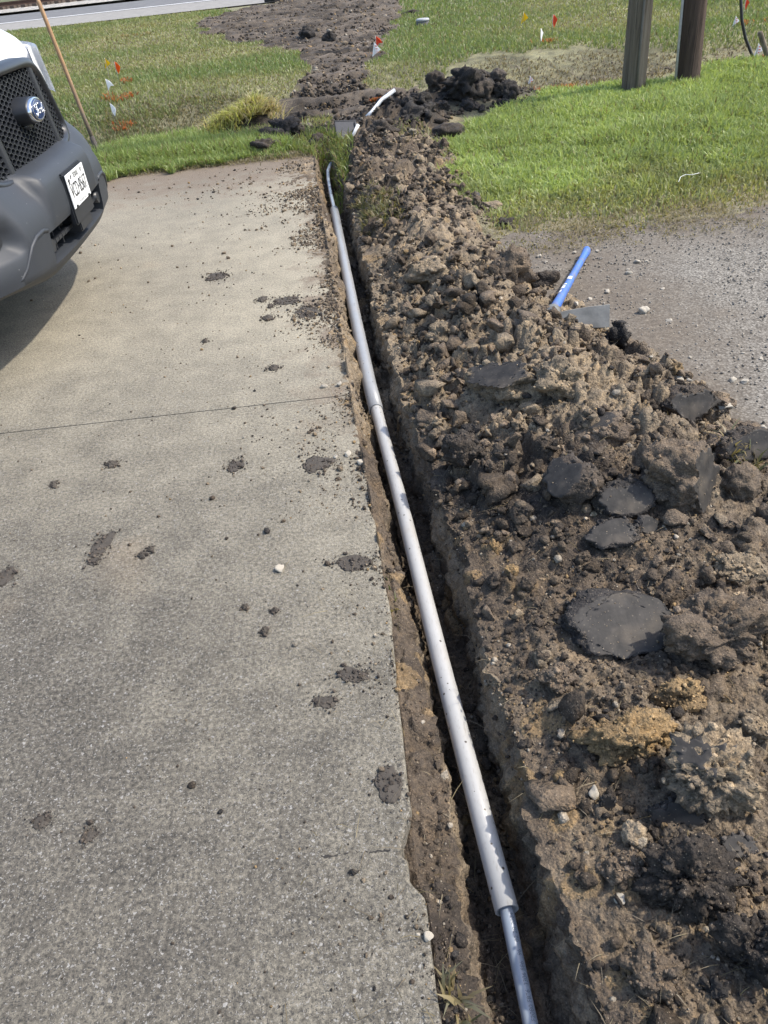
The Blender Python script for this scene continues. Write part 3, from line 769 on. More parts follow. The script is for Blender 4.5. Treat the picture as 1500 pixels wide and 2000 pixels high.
def rot_mats(n, r):
    q = r.normal(size=(n, 4)); q /= np.linalg.norm(q, axis=1)[:, None]
    a, b, c, d = q.T
    return np.stack([np.stack([1 - 2 * (c * c + d * d), 2 * (b * c - a * d), 2 * (b * d + a * c)], -1), np.stack([2 * (b * c + a * d), 1 - 2 * (b * b + d * d), 2 * (c * d - a * b)], -1), np.stack([2 * (b * d - a * c), 2 * (c * d + a * b), 1 - 2 * (b * b + c * c)], -1)], 1)
def lumps(P, R, C, variants, F, seed):
    r = np.random.default_rng(seed); n = len(P)
    T = np.stack(variants)[r.integers(0, len(variants), n)]
    S = r.uniform(.7, 1.25, (n, 1, 3)); S[:, :, 2] *= .85
    V = np.einsum('nij,nvj->nvi', rot_mats(n, r), T) * S * R[:, None, None] + P[:, None, :]
    nv = T.shape[1]
    FF = (np.arange(n)[:, None, None] * nv + F[None]).reshape(-1, 3)
    return V.reshape(-1, 3), FF, np.repeat(C[:, None, :], nv, 1).reshape(-1, 3)
def lump_colors(n, r, dry=.5):
    t = np.clip(r.normal(dry, .28, n), 0, 1)[:, None]
    c = np.where(t < .5, MOIST * .9 + (BROWN - MOIST * .9) * t * 2, BROWN + (TAN * 1.15 - BROWN) * (t - .5) * 2)
    u = r.uniform(0, 1, n)
    c = np.where((u < .05)[:, None], PALE * r.uniform(.6, 1.0, n)[:, None], c)
    c = np.where(((u > .05) & (u < .10))[:, None], GOLD * r.uniform(.6, 1, n)[:, None], c)
    c = np.where(((u > .10) & (u < .17))[:, None], DARK * r.uniform(.7, 1.2, n)[:, None], c)
    return c
VAR0, F0 = lump_variants(1, 10, 900)
VAR1, F1 = lump_variants(2, 10, 950)
M_CRUMB = mat_soil('crumb_soil', 'Col', 'GEOMETRY', 1.1)

def crumbs_soil():
    r = np.random.default_rng(101)
    n = 74000
    Y = .32 + 6.9 * r.uniform(0, 1, n) ** 2.1
    X = r.uniform(-.3, 1.7, n)
    xs, xl, fr, xr, pe = slab_x(Y), left_lip(Y), floor_r(Y), right_lip(Y), PILE_EDGE(Y)
    ok = (X > xs + .005) & (X < pe + .10 + .15 * fbm(X, Y, 3, 3, 41))
    ok &= X < .56 + .62 * Y
    wall = (X > fr) & (X < xr)
    ok &= ~wall | (r.uniform(0, 1, n) < .9)
    ok &= r.uniform(0, 1, n) < np.clip(.55 + 1.6 * fbm(X, Y, 4, 3, 221), .08, 1)
    for a, b, c in CLEAR: ok &= (X - a) ** 2 + (Y - b) ** 2 > (c * .8) ** 2
    X, Y = X[ok], Y[ok]; n = len(X)
    R = .0022 * (1 - r.uniform(0, 1, n) * .992) ** -.48
    R = np.clip(R * (.75 + .22 * Y), .0018, .018)
    Z = surface(X, Y) + R * .25
    ridge_tan = np.interp(Y, [.3, 1.5, 2.4, 6.2, 7.2], [.30, .34, .62, .55, .3])
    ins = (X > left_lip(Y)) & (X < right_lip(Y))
    C = lump_colors(n, r, ridge_tan)
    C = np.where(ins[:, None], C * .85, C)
    if GRIT:
        G = np.array(GRIT); gr = np.clip(.0023 * (1 - r.uniform(0, 1, len(G)) * .985) ** -.45, .002, .012) * (.8 + .2 * G[:, 1]) * G[:, 3]
        X, Y, Z = np.concatenate([X, G[:, 0]]), np.concatenate([Y, G[:, 1]]), np.concatenate([Z, G[:, 2]])
        R = np.concatenate([R, gr]); C = np.concatenate([C, G[:, 4:7]])
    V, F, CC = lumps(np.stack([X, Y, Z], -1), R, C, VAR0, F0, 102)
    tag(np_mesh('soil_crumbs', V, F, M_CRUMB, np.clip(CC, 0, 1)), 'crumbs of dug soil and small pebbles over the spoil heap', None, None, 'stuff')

def crumbs_slab():
    r = np.random.default_rng(111)
    n = 60000
    Y = .5 + 6.5 * r.uniform(0, 1, n) ** 1.1; X = slab_x(Y) - .002 - r.uniform(0, 1, n) ** 2.2 * (.5 + .35 * Y)
    d = (slab_x(Y) - X)
    dens = np.interp(Y, [.5, 1.3, 2.2, 3.5, 5, 7], [.06, .12, .26, .65, .95, .9]) * np.exp(-d / np.interp(Y, [.5, 2, 3.5, 6], [.18, .22, .20, .35]))
    dens = dens * np.clip(.30 + 2.6 * fbm(X, Y, 3.4, 4, 231), 0, 1.6) + .012
    k = r.uniform(0, 1, n) < dens; X, Y = X[k], Y[k]; n = len(X)
    R = np.clip(.0020 * (1 - r.uniform(0, 1, n) * .99) ** -.40 * (.7 + .2 * Y), .0015, .014)
    Z = np.maximum(surface(X, Y), 0) + R * .3
    C = lump_colors(n, r, np.interp(Y, [.5, 2, 3], [.3, .45, .62]))
    for a, b, p, q in SMEARS:                # crumbs fallen round each smear
        m_ = int(20 + 2600 * p); gx_ = a + r.normal(0, p * .75, m_); gy_ = b + r.normal(0, q * .75, m_)
        k = gx_ < slab_x(gy_) - .004; gx_, gy_ = gx_[k], gy_[k]; m_ = len(gx_)
        R2 = np.clip(.0013 * (1 - r.uniform(0, 1, m_) * .99) ** -.42 * (.8 + .2 * b), .001, .007)
        X, Y, Z, R = np.concatenate([X, gx_]), np.concatenate([Y, gy_]), np.concatenate([Z, R2 * .3 + .002]), np.concatenate([R, R2])
        C = np.concatenate([C, np.array([.062, .052, .044]) * r.uniform(.6, 1.8, (m_, 1))])
    V, F, CC = lumps(np.stack([X, Y, Z], -1), R, C, VAR0, F0, 112)
    tag(np_mesh('slab_crumbs', V, F, M_CRUMB, np.clip(CC, 0, 1)), 'loose dirt crumbs scattered over the concrete beside the trench', None, None, 'stuff')

def grit_lot():
    r = np.random.default_rng(121)
    n = 3200
    X = r.uniform(.8, 2.8, n); Y = r.uniform(1.9, 4.4, n)
    k = (X > PILE_EDGE(Y) - .02) & (X < .6 + .58 * Y + .1); X, Y = X[k], Y[k]; n = len(X)
    R = r.uniform(.003, .007, n)
    C = np.array([.24, .222, .195]) * r.uniform(.7, 1.35, n)[:, None]
    V, F, CC = lumps(np.stack([X, Y, .008 + R * .2], -1), R, C, VAR0, F0, 122)
    tag(np_mesh('lot_grit', V, F, M_CRUMB, np.clip(CC, 0, 1)), 'loose stone grit on the gravel lot', None, None, 'stuff')
    n = 6000
    X = r.uniform(-.5, 2.4, n); Y = r.uniform(7.3, 12.5, n)
    m_ = np.maximum(dirt_mask(X, Y), (far_mound(X, Y) > .04) * 1.0)
    k = (m_ > .5); X, Y = X[k], Y[k]; n = len(X)
    R = np.clip(.012 * (1 - r.uniform(0, 1, n) * .98) ** -.4, .008, .05)
    C = lump_colors(n, r, .25) * .8
    V, F, CC = lumps(np.stack([X, Y, surface(X, Y) + R * .2], -1), R, C, VAR0, F0, 123)
    tag(np_mesh('ditch_crumbs', V, F, M_CRUMB, np.clip(CC, 0, 1)), 'dark wet lumps over the far mound and ditch mud', None, None, 'stuff')
    n = 3600
    X = r.uniform(1.0, 6.2, n); Y = 10.35 + .10 * X + .42 * r.normal(0, 1, n); k = fbm(X, Y, 1.6, 3, 261) > -.12; X, Y = X[k], Y[k]; n = len(X)
    R = np.clip(.010 * (1 - r.uniform(0, 1, n) * .98) ** -.4, .008, .045)
    V, F, CC = lumps(np.stack([X, Y, terrain(X, Y) + R * .2], -1), R, lump_colors(n, r, .5), VAR0, F0, 125)
    tag(np_mesh('ditch_rubble', V, F, M_CRUMB, np.clip(CC, 0, 1)), 'broken soil and pebbles in the bare band behind the poles', None, None, 'stuff')
    n = 22000
    X = r.uniform(-5, 4, n); Y = 12 + 15 * r.uniform(0, 1, n) ** 1.3
    k = dirt_mask(X, Y) > .5; X, Y = X[k], Y[k]; n = len(X)
    R = np.clip(.013 * (1 - r.uniform(0, 1, n) * .98) ** -.38, .010, .055)
    C = lump_colors(n, r, .36)
    V, F, CC = lumps(np.stack([X, Y, surface(X, Y) + R * .2], -1), R, C, VAR0, F0, 124)
    tag(np_mesh('strip_crumbs', V, F, M_CRUMB, np.clip(CC, 0, 1)), 'small clods over the churned dirt strip towards the road', None, None, 'stuff')
grit_lot()

# ------------------------------------------------------------------ clods one by one
M_CLAY = NG('cut_clay')
_p = M_CLAY.obj(); _a = M_CLAY.attr('tint', 'OBJECT').outputs['Color']
_f = M_CLAY.noise(_p, 30, 5, .65); _st = M_CLAY.n('TexNoise', {'Vector': M_CLAY.n('Mapping', {'Vector': _p, 'Scale': (30, 7, 30)}).outputs[0], 'Scale': 2.0, 'Detail': 4}).outputs['Fac']
_c = M_CLAY.mix(M_CLAY.mapr(_f, .35, .7), (.026, .0245, .023), (.050, .046, .042))
_gr = M_CLAY.math('MULTIPLY', M_CLAY.math('LESS_THAN', M_CLAY.voro(_p, 160), .3), M_CLAY.math('GREATER_THAN', M_CLAY.n('SeparateColor', {0: M_CLAY.voro(_p, 160, 'Color')}).outputs[0], .86))
_c = M_CLAY.mix(M_CLAY.math('MULTIPLY', _gr, .35), _c, (.20, .17, .13))
_c = M_CLAY.mix(M_CLAY.mapr(M_CLAY.noise(_p, 9, 4, .6), .5, .72, 0, .6), _c, (.115, .095, .072))
M_CLAY = M_CLAY.bsdf(_c, .58, M_CLAY.bump(M_CLAY.math('ADD', M_CLAY.math('MULTIPLY', _st, .5), _f), .25, .004), 0, .15)

def clod_mesh(name, sub, seed, rough=.3, cuts=(), crumb=.10, size=(1, 1, 1)):
    V, F = ico(sub); S = np.array(size)
    out = []
    for v in V:
        q = Vector(v); o = Vector((seed * 3.7, seed * 1.3, seed))
        d = 1 + rough * 1.5 * mnoise.noise(q * .9 + o) + rough * .8 * mnoise.noise(q * 2.1 + o)
        c1 = mnoise.voronoi(q * 2.3 + o)[0]; d += rough * .55 * (.45 - c1[0])
        c2 = mnoise.voronoi(q * 5.5 + o)[0]; d += crumb * 1.3 * (.4 - c2[0])
        # angular fracture: ridged creases between broken facets
        d += rough * .55 * (abs(mnoise.noise(q * 1.7 - o)) - .2) + rough * .30 * (abs(mnoise.noise(q * 4.1 - o)) - .2)
        if sub > 3:
            d += crumb * .7 * (.4 - mnoise.voronoi(q * 10 + o)[0][0])
        if sub > 4:
            d += crumb * .45 * (.35 - mnoise.voronoi(q * 21 + o)[0][0]) + crumb * .25 * mnoise.noise(q * 30 + o)
        out.append(np.array(v) * d)
    W = np.array(out); flag = np.zeros(len(W), bool)
    for nn, of in cuts:
        nn = np.array(nn, float); nn /= np.linalg.norm(nn)
        h = W @ nn - of; m = h > 0
        W = W - np.where(m, h, 0)[:, None] * nn
        wav = np.array([.018 * mnoise.noise(Vector(p) * 2.2) for p in W])
        W = W + np.where(m, wav, 0)[:, None] * nn
        flag |= m
    W = W * S
    me = bpy.data.meshes.new(name); me.from_pydata(W.tolist(), [], F.tolist())
    me.materials.append(M_CLOD); me.materials.append(M_CLAY)
    mi = np.array([1 if flag[f].all() else 0 for f in F], np.int32)
    me.polygons.foreach_set('material_index', mi)
    me.polygons.foreach_set('use_smooth', np.ones(len(F), bool)); me.update()
    return me

def hero(px, py, wpx, label, seed, tint, size=(1, .8, .6), cuts=(), rough=.28, rz=0., sink=.25, name='soil_clod', cat='clod', crumb=.10, tilt=(0, 0)):
    P = sight(px, py, surface)
    depth = float((P - EYE) @ _fw); r_ = wpx / 2 / FPX * depth
    me = clod_mesh(name, 5 if wpx > 140 else 4, seed, rough * 1.2, cuts, crumb * 1.5, tuple(r_ * s for s in size))
    o = link(bpy.data.objects.new(name, me))
    o.location = (P[0], P[1], P[2] + r_ * size[2] * (1 - sink) * .6 )
    o.rotation_euler = (tilt[0], tilt[1], rz)
    o['tint'] = [float(v) for v in tint]
    tag(o, label, cat)
    HEROES.append((P[0], P[1], r_))
    if P[1] < 5 and wpx > 60 and cat == 'clod':
        M = Matrix.LocRotScale(o.location, o.rotation_euler, None); rr = np.random.default_rng(seed + 3000)
        vn = len(me.vertices); clay = {int(q) for p in me.polygons if p.material_index == 1 for q in p.vertices}
        for vi in rr.integers(0, vn, int(min(420, 60 + wpx * 2.2))):
            v = me.vertices[int(vi)]
            if v.normal.z < .05 or (int(vi) in clay and rr.uniform() < (.35 if seed == 6 else .9)): continue
            GRIT.append((*(M @ v.co), .35 if int(vi) in clay else 1.0, *((TAN if int(vi) in clay else np.array(tint)) * rr.uniform(.7, 1.9))))
    return o
HEROES, GRIT = [], []
CLEAR = [tuple(sight(a, b, lambda x, y: x * 0 + .06)[:2]) + (.07,) for a, b in ((1095, 625), (1120, 625), (1150, 622), (1180, 618), (1085, 590), (1100, 560), (1120, 535))]
HEROES += CLEAR
up_v = (-.15, -.55, .8)
H = hero
H(1217, 990, 118, 'round dark clay clod with a smooth shiny spade cut face', 1, DARK, (1, .78, .62), [((-.05, -.62, .72), .52)], .10)
H(1195, 1055, 112, 'grey cut clay piece with a cracked face just below the round clay clod', 2, DARK * 1.5, (1, .55, .55), [((-.1, -.35, .9), .35)], .18)
H(1262, 1035, 60, 'small wedge of cut clay touching the right of the round clay clod', 3, DARK * 1.7, (.8, .8, .7), [((.3, -.7, .5), .3)], .2)
H(1112, 955, 118, 'big grey brown clod left of the round clay clod', 4, MOIST * 1.5, (.9, .8, .8), [((-.6, -.2, .75), .66)], .24)
H(1340, 960, 165, 'large clod with a yellow sandy flank right of the round clay clod', 5, BROWN * 1.2, (1, .75, .75), [((.75, -.5, .25), .45)], .30)
H(1205, 1235, 215, 'largest smooth clay slab, grit dusted, lying tilted in the open soil', 6, DARK * 1.2, (1, .78, .42), [((.12, -.42, .86), .30)], .16, crumb=.06)
H(1400, 1255, 210, 'broad crumbly clod to the right of the largest clay slab', 7, BROWN * 1.15, (1, .7, .62), (), .36, crumb=.2)
H(1215, 1455, 150, 'golden crumbly clod with a hollow below the largest clay slab', 8, GOLD * .75, (1, .7, .62), (), .38, crumb=.2)
H(1385, 1535, 190, 'big rounded pebbly clod near the right edge', 9, TAN * .9, (.95, .8, .85), [((-.3, -.1, .9), .75)], .26, crumb=.22)
H(1185, 1580, 62, 'narrow upright splinter of dark smooth clay', 10, DARK, (.5, .4, 1.0), [((0, -.9, .3), .25)], .25)
H(1325, 1600, 105, 'dark broken clod leaning on the big rounded pebbly clod', 11, DARK * 1.3, (1, .6, .7), [((-.5, -.6, .5), .35)], .35)
H(1440, 1655, 70, 'purple grey cut clay flake below the big pebbly clod', 12, DARK * 1.8, (1, .6, .5), [((0, -.4, .9), .2)], .2)
H(1340, 1730, 170, 'dark jagged clod with a hollow underside near the lower right', 13, MOIST * .9, (1, .8, .75), (), .42, crumb=.2)
H(1470, 1860, 150, 'stacked dark clod at the bottom right edge', 14, MOIST * .85, (.8, .8, 1.0), (), .38, crumb=.18)
H(1340, 805, 120, 'dark rounded clod with a curved spade cut flank at the lot edge', 15, MOIST * 1.2, (1, .75, .6), [((.35, -.8, .35), .42)], .2)
H(1462, 882, 120, 'long dark clod at the right edge where the heap meets the lot', 16, MOIST * 1.3, (1, .6, .45), [((.2, -.85, .45), .4)], .2)
H(985, 765, 150, 'tilted clod with a yellow sand seam on the ridge left of the blue hoe', 17, TAN * .8, (1, .62, .62), [((-.35, -.3, .85), .5)], .32, rz=-.5)
H(1205, 672, 62, 'black upright clod on the heap edge below the hoe blade', 18, DARK * .7, (.7, .7, 1.0), (), .35)
H(1000, 545, 95, 'tall crumbly clod on the heap left of the blue handle', 19, BROWN * 1.3, (.85, .8, .9), (), .4, crumb=.2)
H(1062, 557, 52, 'dark slanted clod touching the blue hoe handle', 20, MOIST * 1.2, (1, .7, .8), (), .35)
H(905, 890, 80, 'dark rounded clod standing near the right lip of the trench', 21, MOIST, (.9, .8, .8), (), .3)
H(1330, 1365, 95, 'golden broken clod crest just below the broad crumbly clod', 22, GOLD * .8, (1, .6, .6), (), .42, crumb=.22)
H(905, 175, 74, 'tall black wet spoil lump on top of the far mound', 24, DARK * .8, (1, .8, .7), (), .5, crumb=.3)
H(985, 190, 44, 'smaller black wet lump on the right shoulder of the far mound', 25, DARK * .8, (1, .8, .9), (), .4, crumb=.2)
H(822, 205, 40, 'black lump at the left end of the far mound', 26, DARK * .9, (1, .8, .8), (), .4, crumb=.2)
H(965, 335, 46, 'black clod lying alone in the bright lawn', 27, DARK * .6, (1, .7, .35), (), .35)
H(990, 440, 34, 'dark brown clod on the thin grass edge below the lone lawn clod', 28, MOIST, (1, .8, .6), (), .35)
H(962, 408, 38, 'tan clod half sunk in the lawn edge', 29, TAN, (1, .7, .5), (), .3)
H(600, 75, 28, 'dark clod standing up in the churned strip, left of a second one', 30, DARK * .9, (1, .8, 1), (), .4)
H(645, 80, 24, 'dark clod standing up in the churned strip, right of a second one', 31, DARK * .9, (1, .8, 1), (), .4)
H(545, 3, 36, 'muddy heap where the churned strip meets the road', 32, DARK, (1, .7, .5), (), .4)
H(800, 28, 30, 'brown scuffed lump beside the churned strip near the meter lid', 33, MOIST, (1, .7, .3), (), .4)
H(540, 280, 60, 'black clod under the grass at the driveway end', 34, DARK * .8, (1, .7, .6), (), .4)
H(1440, 1120, 95, 'tan crumbly clod at the right edge behind the broad crumbly clod', 36, TAN * .85, (1, .75, .6), (), .38, crumb=.2)
H(1090, 1330, 70, 'brown clod lying on the open soil left of the golden broken clod crest', 37, BROWN * 1.2, (1, .8, .6), (), .38, crumb=.2)
H(1470, 1440, 85, 'tan broken clod at the right edge above the rounded pebbly clod', 38, TAN * .8, (1, .8, .65), (), .38, crumb=.22)
H(1215, 1700, 75, 'low brown clod left of the dark jagged clod', 39, BROWN * 1.1, (1, .8, .55), (), .38, crumb=.2)
H(1280, 1905, 105, 'brown crumbly clod in the bottom right corner area', 40, BROWN, (1, .8, .6), (), .4, crumb=.22)
H(1090, 760, 100, 'chunky tan clod in the middle of the ridge', 42, TAN * .9, (1, .8, .7), (), .38, crumb=.2)
H(1180, 850, 100, 'chunky grey brown clod on the ridge above the big grey brown clod', 43, BROWN * 1.4, (1, .75, .7), [((-.3, -.2, .9), .6)], .32)
H(870, 660, 70, 'tan clod on the ridge beside the grey pipe', 44, TAN * .9, (1, .8, .6), (), .38, crumb=.2)
H(840, 540, 70, 'pale brown broken clod on the upper ridge', 45, TAN, (1, .8, .6), (), .38, crumb=.2)
H(870, 272, 60, 'dark clod with grass roots where the ridge meets the bright lawn', 35, MOIST, (1, .8, .6), (), .4)

# many more alike clods on the heap, each one an object
r = np.random.default_rng(131)
CV = [clod_mesh('soil_clod', 4, 50 + k, .34 + .04 * (k % 5), [((-.2, -.4, .85), .55)] if k % 5 == 4 else (), .20) for k in range(14)]
cand = []
while len(cand) < 222:
    y = .45 + 6.4 * r.uniform() ** 1.25
    x = r.uniform(.12, 1.45)
    if not (right_lip(y) + .05 < x < PILE_EDGE(y) + .03) or x > .55 + .55 * y: continue
    if any((x - a) ** 2 + (y - b) ** 2 < (c * 1.25) ** 2 for a, b, c in HEROES): continue
    heap = float(np.interp(y, [.3, 1.2, 1.7, 2.2, 3.2, 6, 7], [.6, .42, .75, 1, .9, .7, .7]))
    if r.uniform() > heap: continue
    cand.append((x, y))
for k, (x, y) in enumerate(cand):
    R_ = float(np.clip(.012 * (1 - r.uniform() * .97) ** -.40, .012, .036 + .006 * y)) * (1 + .07 * y)
    o = link(bpy.data.objects.new('soil_clod', CV[k % 14]))
    z = float(surface(np.array(x), np.array(y)))
    o.location = (x, y, z + R_ * .25); o.rotation_euler = tuple(r.uniform(0, 6.28, 3) * (1, .3, 1))
    o.scale = tuple(R_ * r.uniform(.75, 1.25, 3))
    dry = float(np.interp(y, [.3, 1.5, 2.4, 6.2, 7.2], [.25, .3, .6, .55, .25]))
    c = lump_colors(1, r, dry)[0]
    c = np.minimum(c, TAN * 1.3)
    o['tint'] = [float(v) for v in c]
    tag(o, 'ordinary lump of brown soil, one of the many on the spoil heap', 'clod', 'lumps of dug soil on the spoil heap')

for k in range(46):
    px_, py_ = r.normal(905, 62), 0
    py_ = r.normal(205 - 20 * math.exp(-((px_ - 915) / 70) ** 2), 17)
    P = sight(px_, py_, surface)
    if P[1] < 7.6 or P[1] > 9.6: continue
    R_ = float(np.clip(.030 * (1 - r.uniform() * .97) ** -.4, .03, .10))
    o = link(bpy.data.objects.new('soil_clod', CV[k % 14]))
    o.location = (P[0], P[1], P[2] + R_ * .2); o.rotation_euler = tuple(r.uniform(0, 6.28, 3)); o.scale = tuple(R_ * r.uniform(.75, 1.25, 3))
    o['tint'] = [float(v) for v in (DARK if k % 3 else MOIST * 1.3) * r.uniform(.8, 1.4)]
    tag(o, 'ordinary black wet lump, one of many on the far mound by the ditch', 'clod', 'black wet lumps on the far mound')
def rubble():
    global VAR1
    r = np.random.default_rng(141)
    n = 11500
    Y = .36 + 6.6 * r.uniform(0, 1, n) ** 1.35; X = r.uniform(-.1, 1.6, n)
    fine_ = r.uniform(0, 1, n)
    ok = (X > right_lip(Y) + .03) & (X < PILE_EDGE(Y) + .06 + .12 * fbm(X, Y, 3, 3, 41)) & (X < .58 + .6 * Y)
    heap = np.interp(Y, [.3, 1.3, 1.7, 2.2, 3.2, 6, 7.2], [.30, .26, .62, 1, 1, .9, .6])
    ok &= r.uniform(0, 1, n) < heap * np.clip(.45 + 1.9 * fbm(X, Y, 2.6, 3, 241), .06, 1)
    for a, b, c in HEROES: ok &= (X - a) ** 2 + (Y - b) ** 2 > (c * 1.0) ** 2
    X, Y = X[ok], Y[ok]; n = len(X)
    R = np.clip(.0085 * (1 - r.uniform(0, 1, n) * .985) ** -.47 * (1 + .08 * Y), .007, .046)
    Z = surface(X, Y) + R * .30
    patch = 1.1 * fbm(X, Y, 1.8, 3, 243)
    C = lump_colors(n, r, np.clip(patch + np.interp(Y, [.3, 1.5, 2.4, 6.2, 7.2], [.30, .36, .66, .66, .3]), .1, .9))
    R = R * np.interp(Y, [2.6, 4], [1, .78])
    big_ = (R > .012)[:, None]; mid_ = np.array(C).mean(1, keepdims=True) / BROWN.mean() * BROWN
    C = np.where(big_, np.minimum(mid_, TAN), np.minimum(C, TAN * 1.25))
    V, F, CC = lumps(np.stack([X, Y, Z], -1), R, C, VAR1, F1, 142)
    tag(np_mesh('soil_rubble', V, F, M_CRUMB, np.clip(CC, 0, 1)), 'broken lumps of soil heaped loosely over the spoil ridge', None, None, 'stuff')
VAR1 = []
for k_, v_ in enumerate(lump_variants(2, 24, 950)[0]):
    rr = np.random.default_rng(970 + k_)
    v_ = v_ + rr.normal(0, .05, v_.shape)
    for _ in range(5):
        nn = rr.normal(size=3); nn /= np.linalg.norm(nn); v_ = v_ - np.clip(v_ @ nn - rr.uniform(.32, .62), 0, 9)[:, None] * nn
    v_ = v_ * (1 + .16 * np.array([mnoise.noise(Vector(p) * 3.3 + Vector((k_ * 5.1, 0, 0))) for p in v_]))[:, None] + rr.normal(0, .075, v_.shape)
    VAR1.append(v_ * np.array((1.25, rr.uniform(.8, 1.25), rr.uniform(.6, 1.1))) * 1.15)
rubble()
crumbs_soil()

# pale stones: on the lot, the heap and the slab edge
M_STONE = plain('limestone', (.34, .305, .245), .85, var=.25, scale=12, bump=.4)
SV = []
for k in range(6):
    W = lump_variants(3, 1, 1200 + k)[0][0]; Fx = ico(3)[1]
    me = bpy.data.meshes.new('pebble'); me.from_pydata(W.tolist(), [], Fx.tolist()); me.materials.append(M_STONE)
    me.polygons.foreach_set('use_smooth', np.ones(len(Fx), bool)); SV.append(me)
def stone(px, py, w, label, cat='stone', group=None, flat=.7):
    P = sight(px, py, lambda x, y: np.maximum(surface(x, y), np.where((x < slab_x(y)), 0, np.where((x > PILE_EDGE(y)) & (y < 4.3), .006, -9))))
    d = float((P - EYE) @ _fw); R_ = w / 2 / FPX * d
    o = link(bpy.data.objects.new('pebble', SV[int(px + py) % 6])); o.location = (P[0], P[1], P[2] + R_ * flat * .55)
    o.scale = (R_, R_ * random.uniform(.7, 1), R_ * flat); o.rotation_euler = (0, 0, random.uniform(0, 6.28))
    tag(o, label, cat, group)
GR = 'pale pebbles strewn over the gravel lot'
for px, py, w_ in ((1054, 502, 13), (1244, 513, 13), (1262, 512, 8), (1227, 528, 7), (1228, 536, 13), (1186, 573, 13), (1152, 586, 10), (1125, 597, 14), (1294, 567, 9), (1306, 628, 13), (1030, 513, 7), (1066, 513, 6), (1272, 699, 10), (1451, 692, 8), (1486, 703, 10), (1165, 492, 7), (1122, 495, 8), (1347, 700, 8)):
    stone(px, py, w_, 'small pale pebble lying on the bare gravel lot', 'pebble', GR)
for px, py, w_, lab in ((1255, 612, 22, 'flat pale stone right of the hoe blade tip'), (1430, 745, 17, 'white broken stone, leftmost of two at the right of the lot'), (1453, 748, 16, 'grey brown stone beside the white broken stone'), (1415, 798, 32, 'flat white stone chip at the lot edge above the long dark clod'), (1325, 744, 22, 'white stone on the far edge of the heap'), (1346, 744, 11, 'small white stone just right of the one on the heap edge'), (1490, 838, 13, 'tan pebble at the right edge of the lot'), (988, 889, 8, 'white pebble on a dark clod near the trench'),
    (838, 1831, 22, 'white round stone on the soil at the slab edge'), (817, 1826, 9, 'tiny white stone left of the white round stone'), (1160, 1552, 30, 'smooth pale oval stone on the soil near the splinter of clay'), (1402, 1757, 32, 'grey tan stone among crumbs at lower right'), (1453, 1793, 20, 'pale rounded stone near the stacked dark clod'), (1210, 1758, 24, 'pale lozenge stone on the open soil, lower right'), (1376, 1515, 20, 'pale stone embedded in the rounded pebbly clod'), (548, 1113, 22, 'grey stone lying alone on the middle of the slab'), (1080, 1570, 12, 'small yellow stone beside the dry tuft of the right bank'),
    (680, 890, 17, 'tan stone, middle of three along the slab edge'), (706, 906, 17, 'tan stone, nearest the trench of three along the slab edge'), (657, 893, 12, 'grey stone, farthest left of three along the slab edge'), (664, 752, 13, 'pale stone on the slab edge beside the pipe joint'), (634, 758, 14, 'brown stone left of the pipe joint'), (1150, 650, 12, 'pale stone beneath the hoe blade'), (895, 265, 9, 'white fleck stone at the far mound')):
    stone(px, py, w_, lab)

# flat mud smears and dark clods on the slab
M_MUD = plain('damp_mud', (.050, .042, .033), .85, var=.3, scale=30, bump=.6)
SMEARS = []
def smear(px, py, w, h, label, seed, thick=.006):
    P = sight(px, py, lambda x, y: x * 0.0); d = float((P - EYE) @ _fw)
    rx = w / 2 / FPX * d; ry = h / 2 / FPX * d / max(.3, (CAM_H / d) * .9)
    bm = bmesh.new(); bmesh.ops.create_icosphere(bm, subdivisions=4, radius=1)
    for v in bm.verts:
        q = v.co.copy(); k = 1 + .38 * mnoise.noise(Vector((q.x * 1.4 + seed, q.y * 1.4, seed))) + .16 * mnoise.noise(Vector((q.x * 5 + seed, q.y * 5, 3))) + .08 * mnoise.noise(Vector((q.x * 13 + seed, q.y * 13, 3)))
        v.co = Vector((q.x * k * rx, q.y * k * ry, max(0, q.z) * thick * (1 + .8 * mnoise.noise(q * 5)) - .001))
    SMEARS.append((P[0], P[1], rx, ry))
    o = bm_obj('mud_smear', bm, M_MUD, None, True, (P[0], P[1], 0.0015)); o.rotation_euler = (0, 0, random.uniform(-.4, .4))
    tag(o, label, 'mud smear')
